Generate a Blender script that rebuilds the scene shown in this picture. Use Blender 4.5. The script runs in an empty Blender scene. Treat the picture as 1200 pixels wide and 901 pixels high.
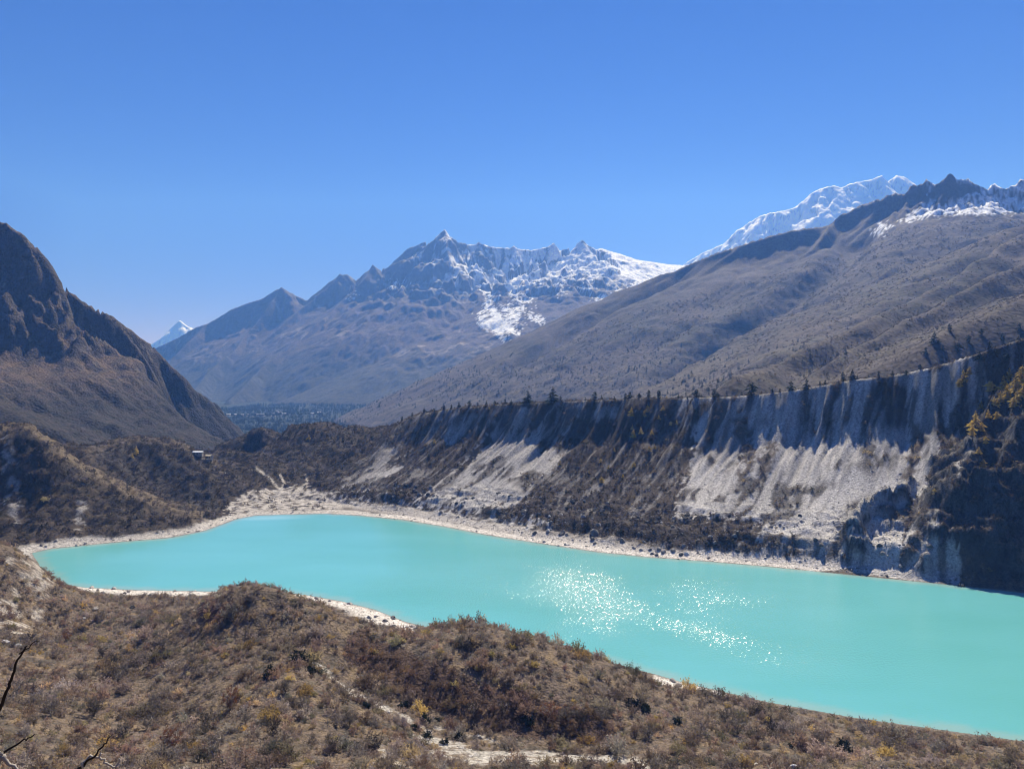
import bpy, math, time
import numpy as np
from mathutils import Vector

T0 = time.time()
rng = np.random.default_rng(7)
C = bpy.context.scene.collection
scene = bpy.context.scene

# ------------------------------------------------------------------ camera
W0, H0, FPX = 1200.0, 901.0, 889.5
CAMZ = 130.0                                   # metres above the lake
HORIZON = 430.0
PITCH = math.atan((HORIZON - H0 / 2) / FPX)    # negative: looks slightly down
PITCH = -abs(PITCH)
cp, sp = math.cos(PITCH), math.sin(PITCH)


def ray(px, py):
    x = (np.asarray(px, float) - W0 / 2) / FPX
    y = (H0 / 2 - np.asarray(py, float)) / FPX
    return x, cp - y * sp, sp + y * cp         # X right, Y forward, Z up


def at(px, py, Y):
    a, b, c = ray(px, py)
    k = np.asarray(Y, float) / b
    return np.stack([a * k, b * k, CAMZ + c * k], -1)


def at_z(px, py, z):
    a, b, c = ray(px, py)
    k = (np.asarray(z, float) - CAMZ) / c
    return np.stack([a * k, b * k, CAMZ + c * k], -1)


def project(x, y, z):
    z = z - CAMZ
    d = np.maximum(y * cp + z * sp, 0.5)
    u = -y * sp + z * cp
    return W0 / 2 + FPX * x / d, H0 / 2 - FPX * u / d, d


# ------------------------------------------------------------------ noise
_P = np.random.default_rng(3).random((512, 512)) * 2 * np.pi
_GX, _GY = np.cos(_P).astype(np.float32), np.sin(_P).astype(np.float32)


def perlin(x, y, seed=0):
    x = np.asarray(x, np.float64) + seed * 37.137 + 1000
    y = np.asarray(y, np.float64) + seed * 91.731 + 1000
    xi = np.floor(x).astype(np.int64); yi = np.floor(y).astype(np.int64)
    fx = (x - xi).astype(np.float32); fy = (y - yi).astype(np.float32)
    x0, x1 = xi & 511, (xi + 1) & 511
    y0, y1 = yi & 511, (yi + 1) & 511
    u = fx * fx * fx * (fx * (fx * 6 - 15) + 10)
    v = fy * fy * fy * (fy * (fy * 6 - 15) + 10)
    a = _GX[x0, y0] * fx + _GY[x0, y0] * fy
    b = _GX[x1, y0] * (fx - 1) + _GY[x1, y0] * fy
    c = _GX[x0, y1] * fx + _GY[x0, y1] * (fy - 1)
    d = _GX[x1, y1] * (fx - 1) + _GY[x1, y1] * (fy - 1)
    return ((a + u * (b - a)) * (1 - v) + (c + u * (d - c)) * v) * 1.4


def fbm(x, y, oct=4, seed=0, gain=0.5, lac=2.03):
    s = 0; a = 1.0
    for i in range(oct):
        s = s + a * perlin(x, y, seed + i * 11)
        x = x * lac; y = y * lac; a *= gain
    return s


def ridged(x, y, oct=4, seed=0, gain=0.5, lac=2.03):
    s = 0; a = 1.0; t = 0
    for i in range(oct):
        s = s + a * (1 - np.abs(perlin(x, y, seed + i * 11)) * 1.6)
        t += a
        x = x * lac; y = y * lac; a *= gain
    return s / t


def smooth(a, b, x):
    t = np.clip((x - a) / (b - a), 0, 1)
    return t * t * (3 - 2 * t)


def lerp(a, b, t):
    return a + (b - a) * t


def col(*c):
    return np.array(c, float)


def mixc(base, c, m):
    return base + (np.asarray(c, float) - base) * np.clip(m, 0, 1)[..., None]


# ------------------------------------------------------------------ polygons
def in_poly(x, y, poly):
    poly = np.asarray(poly, float)
    r = np.zeros(x.shape, bool)
    n = len(poly)
    for i in range(n):
        x0, y0 = poly[i]; x1, y1 = poly[(i + 1) % n]
        if y0 == y1:
            continue
        c = ((y0 > y) != (y1 > y)) & (x < (x1 - x0) * (y - y0) / (y1 - y0) + x0)
        r ^= c
    return r


def dist_poly(x, y, pts, closed=False):
    """distance to a polyline and the parameter (segment index + fraction) of the nearest point"""
    pts = np.asarray(pts, float)
    best = np.full(x.shape, 1e18); par = np.zeros(x.shape)
    n = len(pts)
    for i in range(n if closed else n - 1):
        ax, ay = pts[i][:2]; bx, by = pts[(i + 1) % n][:2]
        dx, dy = bx - ax, by - ay
        L = dx * dx + dy * dy + 1e-9
        t = np.clip(((x - ax) * dx + (y - ay) * dy) / L, 0, 1)
        d = (x - ax - t * dx) ** 2 + (y - ay - t * dy) ** 2
        m = d < best
        best = np.where(m, d, best); par = np.where(m, i + t, par)
    return np.sqrt(best), par


# ------------------------------------------------------------------ meshes and materials
def mesh_from(name, verts, faces, smooth_shade=True, colors=None):
    """faces: int array (n,3) or (n,4)"""
    me = bpy.data.meshes.new(name)
    verts = np.asarray(verts, np.float32); faces = np.asarray(faces, np.int32)
    k = faces.shape[1]
    me.vertices.add(len(verts)); me.vertices.foreach_set('co', verts.ravel())
    me.loops.add(faces.size); me.loops.foreach_set('vertex_index', faces.ravel())
    me.polygons.add(len(faces))
    me.polygons.foreach_set('loop_start', np.arange(0, faces.size, k, dtype=np.int32))
    me.polygons.foreach_set('use_smooth', np.full(len(faces), smooth_shade))
    me.update(calc_edges=True)
    if colors is not None:
        ca = me.color_attributes.new('Col', 'FLOAT_COLOR', 'POINT')
        c = np.ones((len(verts), 4), np.float32); c[:, :3] = colors
        ca.data.foreach_set('color', c.ravel())
    return me


def link(name, me, mat=None, parent=None, label=None, cat=None, group=None, kind=None, loc=None):
    o = bpy.data.objects.new(name, me); C.objects.link(o)
    if mat is not None and me is not None and len(me.materials) == 0:
        me.materials.append(mat)
    if parent is not None:
        o.parent = parent
    if label: o['label'] = label
    if cat: o['category'] = cat
    if group: o['group'] = group
    if kind: o['kind'] = kind
    if loc is not None: o.location = loc
    return o


def grid_mesh(name, xs, ys, Z, colors):
    ny, nx = Z.shape
    X, Y = np.meshgrid(xs, ys)
    v = np.stack([X, Y, Z], -1).reshape(-1, 3)
    i = np.arange(nx * ny).reshape(ny, nx)
    f = np.stack([i[:-1, :-1], i[:-1, 1:], i[1:, 1:], i[1:, :-1]], -1).reshape(-1, 4)
    return mesh_from(name, v, f, True, colors.reshape(-1, 3))


def nodes(mat):
    mat.use_nodes = True
    nt = mat.node_tree
    for n in list(nt.nodes):
        nt.nodes.remove(n)
    return nt


def N(nt, typ, **kw):
    n = nt.nodes.new(typ)
    for k, v in kw.items():
        if k.startswith('i_'):
            n.inputs[k[2:].replace('_', ' ')].default_value = v
        else:
            setattr(n, k, v)
    return n


def terrain_mat(name, scale, contrast=0.5, bump=0.6, bdist=1.0, scale2=None, rough=0.95):
    m = bpy.data.materials.new(name); nt = nodes(m); L = nt.links.new
    out = N(nt, 'ShaderNodeOutputMaterial'); b = N(nt, 'ShaderNodeBsdfPrincipled')
    b.inputs['Roughness'].default_value = rough
    b.inputs['Specular IOR Level'].default_value = 0.15
    L(b.outputs[0], out.inputs['Surface'])
    a = N(nt, 'ShaderNodeVertexColor', layer_name='Col')
    tc = N(nt, 'ShaderNodeTexCoord')
    n1 = N(nt, 'ShaderNodeTexNoise'); n1.inputs['Scale'].default_value = scale
    n1.inputs['Detail'].default_value = 5; n1.inputs['Roughness'].default_value = 0.62
    n2 = N(nt, 'ShaderNodeTexVoronoi'); n2.inputs['Scale'].default_value = scale2 or scale * 1.7
    L(tc.outputs['Object'], n1.inputs['Vector']); L(tc.outputs['Object'], n2.inputs['Vector'])
    add = N(nt, 'ShaderNodeMath', operation='MULTIPLY_ADD')
    L(n2.outputs['Distance'], add.inputs[0]); add.inputs[1].default_value = -0.35
    L(n1.outputs['Fac'], add.inputs[2])
    mr = N(nt, 'ShaderNodeMapRange'); mr.inputs['From Min'].default_value = 0.1
    mr.inputs['From Max'].default_value = 0.6
    mr.inputs['To Min'].default_value = 1 - contrast; mr.inputs['To Max'].default_value = 1 + contrast
    L(add.outputs[0], mr.inputs['Value'])
    mul = N(nt, 'ShaderNodeVectorMath', operation='SCALE')
    L(a.outputs['Color'], mul.inputs[0]); L(mr.outputs[0], mul.inputs['Scale'])
    L(mul.outputs[0], b.inputs['Base Color'])
    bp = N(nt, 'ShaderNodeBump'); bp.inputs['Strength'].default_value = bump
    bp.inputs['Distance'].default_value = bdist
    L(add.outputs[0], bp.inputs['Height']); L(bp.outputs[0], b.inputs['Normal'])
    return m


def plain_mat(name, color, rough=0.9, objcolor=False, vcol=False, var=0.25, scale=3.0, transl=0.0):
    m = bpy.data.materials.new(name); nt = nodes(m); L = nt.links.new
    out = N(nt, 'ShaderNodeOutputMaterial'); b = N(nt, 'ShaderNodeBsdfPrincipled')
    b.inputs['Roughness'].default_value = rough
    b.inputs['Specular IOR Level'].default_value = 0.2
    if objcolor:
        s = N(nt, 'ShaderNodeObjectInfo').outputs['Color']
    elif vcol:
        s = N(nt, 'ShaderNodeVertexColor', layer_name='Col').outputs['Color']
    else:
        r = N(nt, 'ShaderNodeRGB'); r.outputs[0].default_value = (*color, 1); s = r.outputs[0]
    geo = N(nt, 'ShaderNodeNewGeometry'); n1 = N(nt, 'ShaderNodeTexNoise')
    n1.inputs['Scale'].default_value = scale; n1.inputs['Detail'].default_value = 3
    L(geo.outputs['Position'], n1.inputs['Vector'])
    mr = N(nt, 'ShaderNodeMapRange'); mr.inputs['From Min'].default_value = 0.3
    mr.inputs['From Max'].default_value = 0.7
    mr.inputs['To Min'].default_value = 1 - var; mr.inputs['To Max'].default_value = 1 + var
    L(n1.outputs['Fac'], mr.inputs['Value'])
    mul = N(nt, 'ShaderNodeVectorMath', operation='SCALE')
    L(s, mul.inputs[0]); L(mr.outputs[0], mul.inputs['Scale'])
    L(mul.outputs[0], b.inputs['Base Color'])
    if transl > 0:
        tr = N(nt, 'ShaderNodeBsdfTranslucent'); L(mul.outputs[0], tr.inputs['Color'])
        mx = N(nt, 'ShaderNodeMixShader'); mx.inputs[0].default_value = transl
        L(b.outputs[0], mx.inputs[1]); L(tr.outputs[0], mx.inputs[2]); L(mx.outputs[0], out.inputs['Surface'])
    else:
        L(b.outputs[0], out.inputs['Surface'])
    return m


# ------------------------------------------------------------------ light
SUN_AZ, SUN_EL = math.radians(14), math.radians(46)
S = Vector((math.sin(SUN_AZ) * math.cos(SUN_EL), math.cos(SUN_AZ) * math.cos(SUN_EL), math.sin(SUN_EL)))
sl = bpy.data.lights.new('sun', 'SUN'); sl.energy = 5.0; sl.angle = math.radians(0.53); sl.color = (1.0, 0.965, 0.92)
so = bpy.data.objects.new('sun', sl); C.objects.link(so)
so.rotation_euler = (-S).to_track_quat('-Z', 'Y').to_euler()
so.location = (0, 0, 3000)

w = bpy.data.worlds.new('World'); scene.world = w; w.use_nodes = True
nt = w.node_tree
for n in list(nt.nodes): nt.nodes.remove(n)
sky = nt.nodes.new('ShaderNodeTexSky'); sky.sky_type = 'NISHITA'; sky.sun_disc = False
sky.sun_elevation = SUN_EL; sky.sun_rotation = SUN_AZ
sky.altitude = 3700; sky.air_density = 1.3; sky.dust_density = 0.0; sky.ozone_density = 5.0
bg = nt.nodes.new('ShaderNodeBackground'); bg.inputs['Strength'].default_value = 0.0501
wo = nt.nodes.new('ShaderNodeOutputWorld')
hs = nt.nodes.new('ShaderNodeHueSaturation'); hs.inputs['Saturation'].default_value = 1.3
tint = nt.nodes.new('ShaderNodeVectorMath'); tint.operation = 'MULTIPLY'; tint.inputs[1].default_value = (.80, .57, 1.03)
nt.links.new(sky.outputs[0], hs.inputs['Color']); nt.links.new(hs.outputs[0], tint.inputs[0]); nt.links.new(tint.outputs[0], bg.inputs['Color'])
nt.links.new(bg.outputs[0], wo.inputs['Surface'])

cam = bpy.data.cameras.new('camera'); co = bpy.data.objects.new('camera', cam); C.objects.link(co)
cam.sensor_fit = 'HORIZONTAL'; cam.sensor_width = 36; cam.lens = 36 * FPX / W0
cam.clip_start = 0.1; cam.clip_end = 80000
co.location = (0, 0, CAMZ); co.rotation_euler = (math.pi / 2 + PITCH, 0, 0)
scene.camera = co
scene.view_settings.view_transform = 'Standard'; scene.view_settings.look = 'None'
scene.view_settings.exposure = 0.62; scene.view_settings.gamma = 1.0
scene.view_settings.use_curve_mapping = False
scene.cycles.use_denoising = True
scene.cycles.denoiser = 'OPENIMAGEDENOISE'
scene.cycles.denoising_prefilter = 'ACCURATE'
scene.cycles.denoising_input_passes = 'RGB_ALBEDO_NORMAL'
scene.cycles.filter_width = 1.1
w.cycles.sampling_method = 'NONE'
scene.cycles.volume_bounces = 2

# ------------------------------------------------------------------ lake outline
far_shore = [(38, 648), (60, 643), (130, 636), (200, 630), (240, 622), (265, 613), (278, 608), (300, 604), (330, 603), (380, 602),
             (420, 604), (470, 609), (520, 617), (570, 627), (640, 638), (700, 647), (760, 653), (830, 658), (900, 664),
             (980, 672), (1060, 680), (1120, 686), (1200, 695), (1300, 706), (1450, 722)]
near_shore = [(1450, 905), (1300, 880), (1200, 868), (1100, 854), (1000, 840), (900, 822), (840, 808), (800, 799), (770, 790),
              (700, 772), (620, 757), (540, 744), (475, 728), (440, 714), (400, 704), (360, 697), (330, 693.5), (240, 692.5),
              (160, 691), (100, 688), (70, 683), (50, 667)]
lake_px = far_shore + near_shore
lake_xy = np.array([at_z(p[0], p[1], 0.0)[:2] for p in lake_px])

# ------------------------------------------------------------------ moraine frame (u along the wall, v across it)
UA = np.array([0.834, -0.552]); VA = np.array([0.552, 0.834])
base_px = [(250, 583), (330, 585), (400, 590), (470, 599), (540, 611), (600, 621), (660, 631), (720, 639), (780, 647), (840, 652),
           (900, 658), (960, 664), (1020, 671), (1080, 678), (1120, 684), (1200, 691), (1300, 702), (1420, 715)]
baseP = np.array([at_z(a, b, 3.0) for a, b in base_px])
crest_px = [(300, 504, 1030), (340, 501, 1000), (400, 498, 930), (440, 494, 890), (470, 487, 862), (520, 479, 826), (580, 474, 802),
            (640, 471, 776), (700, 469, 750), (760, 467, 726), (820, 466, 704), (870, 464, 688), (920, 459, 674), (960, 452, 662),
            (1000, 445, 648), (1050, 439, 630), (1090, 431, 614), (1130, 420, 598), (1170, 406, 584), (1200, 396, 574), (1300, 370, 540),
            (1420, 350, 505)]
crestP = np.array([at(*c) for c in crest_px])


def uv(x, y):
    return x * UA[0] + y * UA[1], x * VA[0] + y * VA[1]


bu, bv = uv(baseP[:, 0], baseP[:, 1]); cu, cv = uv(crestP[:, 0], crestP[:, 1])
o = np.argsort(bu); bu, bv = bu[o], bv[o]
o = np.argsort(cu); cu, cv, cz = cu[o], cv[o], crestP[o, 2]
PT = [0, .07, .13, .22, .50, .78, .86, .93, 1.0]
PZ = [0, .02, .095, .13, .335, .57, .70, .86, 1.0]


def moraine(x, y):
    u, v = uv(x, y)
    wob = fbm(u / 60, v / 60, 2, 71) * 5
    vb = np.interp(u, bu, bv); vc = np.interp(u, cu, cv) + fbm(u / 14, u * 0, 3, 72) * 2.0
    zc = np.interp(u, cu, cz)
    t = (v - vb + wob * 0.4) / np.maximum(vc - vb, 30)
    tt = np.clip(t, 0, 1)
    z = 3 + (zc - 3) * np.interp(tt, PT, PZ)
    # flutes and gullies running down the wall
    warp = fbm(u / 55, v / 160, 2, 73) * 12
    fl = ridged((u + warp) / 24, v / 260, 3, 74) - 0.55
    fl2 = ridged((u + warp * .6) / 9, v / 120, 2, 75) - 0.55
    amp = smooth(.2, .6, tt) * (1 - smooth(.9, 1.02, t) * .75)
    up = smooth(.45, .75, tt)
    z = z + amp * (fl * (2.0 + 9.0 * up) * (1 + .8 * fbm(u / 70, v / 300, 2, 70)) + fl2 * (0.6 + 4.0 * up) * (1 + .8 * fbm(u / 45, v / 200, 2, 79)))
    # blocky ground at the foot
    foot = smooth(0, .06, tt) * (1 - smooth(.25, .4, tt))
    z = z + foot * (fbm(u / 9, v / 6, 4, 76) * 1.5 + np.abs(fbm(u / 30, v / 12, 2, 77)) * 3)
    back = np.maximum(v - vc, 0)
    rt = smooth(120, 200, u)
    fall = zc - 0.10 * back - 0.00006 * back ** 2
    rise = zc + .34 * np.minimum(back, 90) - .15 * np.maximum(back - 90, 0)
    z = np.where(t > 1, lerp(fall, rise, rt) + fbm(u / 25, v / 25, 3, 78) * 1.5 * smooth(0, 15, back), z)
    z = np.where(t < 0, 3 + np.minimum(v - vb, 0) * 0.2, z)
    return z, t, u


# ------------------------------------------------------------------ near ground: thin plate through surveyed points
ctrl = [
    # bottom of the picture and the slope below the camera
    (0, 901, 142), (150, 901, 160), (300, 901, 168), (440, 901, 180), (560, 901, 196), (700, 901, 205), (800, 901, 208),
    (900, 901, 206), (1000, 901, 206), (1100, 901, 212), (1200, 901, 222), (-200, 901, 150), (1350, 905, 212),
    # left flat and outcrop
    (150, 694, 430), (150, 720, 365), (150, 760, 300), (190, 760, 290), (190, 730, 325), (225, 775, 265), (150, 820, 245), (150, 860, 212), (60, 860, 195), (60, 800, 255),
    (20, 644, 372), (-40, 634, 365), (45, 662, 378), (62, 676, 388), (80, 687, 402), (20, 690, 352), (0, 720, 322), (50, 720, 350),
    (0, 765, 275), (0, 820, 205), (70, 740, 345), (-150, 690, 340), (-150, 800, 230), (-80, 640, 355),
    # first hump
    (215, 720, 345), (238, 700, 328), (255, 690, 320), (275, 687, 312), (310, 687, 306), (345, 698, 301), (400, 721, 300), (440, 733, 304),
    (480, 739, 309), (225, 745, 295), (260, 740, 285), (310, 735, 284), (340, 785, 240), (290, 800, 238), (220, 800, 255),
    # second hump and its bank
    (520, 730, 320), (560, 727, 316), (620, 744, 306), (700, 766, 297), (750, 789, 294), (772, 797, 302),
    (430, 748, 286), (500, 781, 264), (560, 801, 257), (620, 815, 252), (700, 832, 250),
    (435, 790, 268), (500, 828, 251), (560, 852, 241), (640, 866, 234), (720, 876, 229),
    # stream bed and slope beneath
    (370, 775, 262), (400, 800, 252), (440, 825, 240), (500, 866, 228), (560, 884, 216), (440, 868, 208), (300, 840, 215), (300, 870, 195),
    (800, 852, 250), (800, 822, 276), (900, 868, 236), (900, 842, 264), (860, 817, 290), (1000, 860, 252), (1000, 880, 228),
    (1100, 872, 246), (1200, 884, 240), (1350, 892, 232),
    # left hill beyond the lake
    (0, 498, 645), (40, 503, 648), (70, 525, 655), (100, 545, 662), (130, 560, 664), (180, 580, 655), (230, 599, 645),
    (40, 632, 550), (100, 624, 566), (180, 617, 590), (230, 612, 612), (0, 570, 602), (60, 572, 608), (120, 592, 612), (0, 622, 566),
    (-150, 470, 620), (-150, 570, 588), (-120, 640, 520), (-60, 640, 520), (-300, 440, 600), (-300, 600, 520),
    # second hill with the hut
    (95, 533, 850), (130, 520, 862), (180, 512, 862), (210, 516, 852), (240, 533, 832), (262, 548, 820), (280, 561, 798),
    (150, 572, 728), (205, 573, 752), (228, 596, 704), (180, 545, 800), (230, 560, 780),
    # saddle between hill and moraine
    (290, 592, 708), (310, 572, 775), (340, 552, 838), (380, 562, 796), (300, 536, 902), (340, 530, 930), (270, 530, 955),
    (255, 523, 1040), (300, 504, 1030), (340, 501, 1000), (350, 585, 740), (400, 545, 850), (400, 590, 727),
]
CP = [at(*c) for c in ctrl]
for q in CP:
    if q[1] < 460: q[2] -= 1.2
crests = [(20, 644, 372), (-40, 634, 365), (45, 662, 378), (62, 676, 388), (238, 700, 328), (255, 690, 320), (275, 687, 312), (310, 687, 306), (345, 698, 301),
          (400, 721, 300), (440, 733, 304), (480, 739, 309), (520, 730, 320), (560, 727, 316), (620, 744, 306), (700, 766, 297),
          (1000, 852, 262), (1100, 866, 252),
          (0, 498, 645), (40, 503, 648), (70, 525, 655), (100, 545, 662), (130, 560, 664), (180, 580, 655), (-150, 470, 620),
          (95, 533, 850), (130, 520, 862), (180, 512, 862), (210, 516, 852), (240, 533, 832), (300, 504, 1030), (340, 501, 1000)]
for c_ in crests:
    a0, b0, c0 = ray(c_[0], c_[1])
    for dY, lo in ((24, 3.5), (55, 12.0)):
        q = at(c_[0], c_[1], c_[2] + dY); q[2] = max(q[2] - lo, 1.5)
        CP.append(q)
for p in [(0, 0, 124), (-120, 0, 118), (140, 0, 112), (0, 45, 96), (-100, 45, 94), (110, 50, 88), (0, 95, 70), (-120, 95, 70), (120, 95, 60),
          (210, 100, 50), (-300, 60, 90), (300, 60, 70), (-60, 120, 62), (60, 130, 50), (200, 160, 28), (320, 160, 18),
          (-560, 760, 60), (-430, 760, 45), (-320, 760, 22), (-640, 900, 40), (-450, 1000, 0), (-340, 1000, 5), (-700, 700, 110),
          (-330, 1150, -30), (-500, 1150, -20), (-700, 1150, 10)]:
    CP.append(np.array(p, float))
for px, Ys in ((440, (880,)), (520, (815,))):
    pass
# a few samples of the moraine so that both surfaces agree where they are blended
for uu, vv in [(-600, 690), (-560, 640), (-620, 760), (-560, 740), (-520, 600), (-520, 680)]:
    q = UA * uu + VA * vv
    zz = moraine(np.array([q[0]]), np.array([q[1]]))[0][0]
    CP.append(np.array([q[0], q[1], zz]))
CP = np.array(CP)


def tps_fit(P, lam=2.0):
    n = len(P); s = 100.0
    d = np.linalg.norm(P[:, None, :2] - P[None, :, :2], axis=-1) / s
    K = np.where(d > 0, d * d * np.log(d + 1e-12), 0) + np.eye(n) * lam * 1e-3
    Q = np.concatenate([np.ones((n, 1)), P[:, :2] / s], 1)
    A = np.zeros((n + 3, n + 3)); A[:n, :n] = K; A[:n, n:] = Q; A[n:, :n] = Q.T
    return np.linalg.solve(A, np.concatenate([P[:, 2], np.zeros(3)])), P[:, :2] / s, s


TW, TP, TS = tps_fit(CP)


def tps(x, y):
    sh = x.shape
    x = x.ravel() / TS; y = y.ravel() / TS
    z = TW[-3] + TW[-2] * x + TW[-1] * y
    for i in range(len(TP)):
        r2 = (x - TP[i, 0]) ** 2 + (y - TP[i, 1]) ** 2
        z += TW[i] * 0.5 * r2 * np.log(r2 + 1e-12)
    return z.reshape(sh)


def cones(x, y, ridges, step=6.0):
    """max over ridge points of (height - fall), ridges = [(points (n,3), slope)]"""
    out = np.full(x.shape, -1e9)
    for pts, sl in ridges:
        pts = np.asarray(pts, float)
        for i in range(len(pts) - 1):
            a, b = pts[i], pts[i + 1]
            d = b - a; L = d[0] ** 2 + d[1] ** 2 + 1e-9
            t = ((x - a[0]) * d[0] + (y - a[1]) * d[1]) / L
            # tilt the parameter so that the fall line leaves a sloping ridge correctly
            t = np.clip(t, 0, 1)
            dist = np.hypot(x - a[0] - t * d[0], y - a[1] - t * d[1])
            out = np.maximum(out, a[2] + t * d[2] - sl * dist)
    return out


butt = [
    ([at(1085, 535, 585), at(1062, 560, 545), at(1030, 580, 520), at(998, 604, 500)], 1.35),
    ([at(1124, 566, 492), at(1160, 551, 493), at(1200, 545, 488), at(1300, 538, 474), at(1450, 520, 455)], 1.12),
    ([at(1124, 566, 492), at(1136, 530, 515), at(1150, 492, 540), at(1185, 447, 556)], 1.05),
    ([at(1165, 550, 492), at(1180, 510, 512), at(1200, 470, 530), at(1240, 420, 550)], 1.0),
    ([at(1240, 545, 480), at(1260, 480, 515), at(1300, 420, 530)], 1.0),
    ([at(1360, 535, 465), at(1380, 460, 500), at(1420, 380, 520)], 1.0),
    ([at(1087, 640, 462), at(1110, 668, 450), at(1150, 680, 440)], 1.2),
]


def local_ground(x, y):
    """height of the basin round the lake, signed shore distance, and the moraine coordinates"""
    sd, _ = dist_poly(x, y, lake_xy, True)
    inside = in_poly(x, y, lake_xy)
    sd = np.where(inside, -sd, sd)
    zt = tps(x, y)
    zm, t, u = moraine(x, y)
    w_m = smooth(-620, -500, u) * smooth(-14, 6, (t * 140))
    z = lerp(zt, zm, w_m)
    wx = x + fbm(x / 30, y / 30, 4, 61) * 9; wy = y + fbm(x / 30, y / 30, 4, 62) * 9
    zb = cones(wx, wy, butt)
    strata = fbm((x + y) / 50, zb / 5, 4, 63) * 3.5 + (ridged((x + y * .4) / 26, (x - y) / 90, 4, 64) - .6) * 11 + fbm(x / 7, y / 7, 3, 60) * 1.2
    zb = zb + strata
    wb = smooth(1, 6, zb - z)
    z = lerp(z, np.maximum(z, zb), np.clip(zb - z, 0, 1))
    near = (y < 450) & (u < 330)
    # gullies and hummocks of the veg-covered slopes
    far_l = smooth(470, 560, y) * (1 - w_m)
    z = z + far_l * ((ridged((x * .8 + y * .3) / 34, (y * .7 - x * .3) / 60, 4, 65) - .6) * 10 + fbm(x / 12, y / 12, 3, 66) * 2.2) * smooth(0, 45, sd)
    near_w = (1 - smooth(440, 500, y)) * (1 - smooth(.0, .1, t))
    z = z + near_w * (fbm(x / 40, y / 40, 4, 67) * 1.4 + fbm(x / 9, y / 9, 2, 68) * 0.5) * smooth(8, 50, sd) * smooth(40, 120, y)
    # shore
    ramp = np.where(sd < 0, np.maximum(sd * 0.22, -8), sd * 0.10 + fbm(x / 5, y / 5, 3, 69) * .25 * smooth(0, 8, sd))
    k = smooth(2, 22, sd)
    z = np.where(sd < 0, ramp, lerp(ramp, np.where((sd < 60) | (y < 740), np.maximum(z, .4 + np.minimum(ramp * .4, 1.6)), z), k))
    return z, sd, t, u, w_m, wb


GRID = {}
GRIDX = {}


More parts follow.
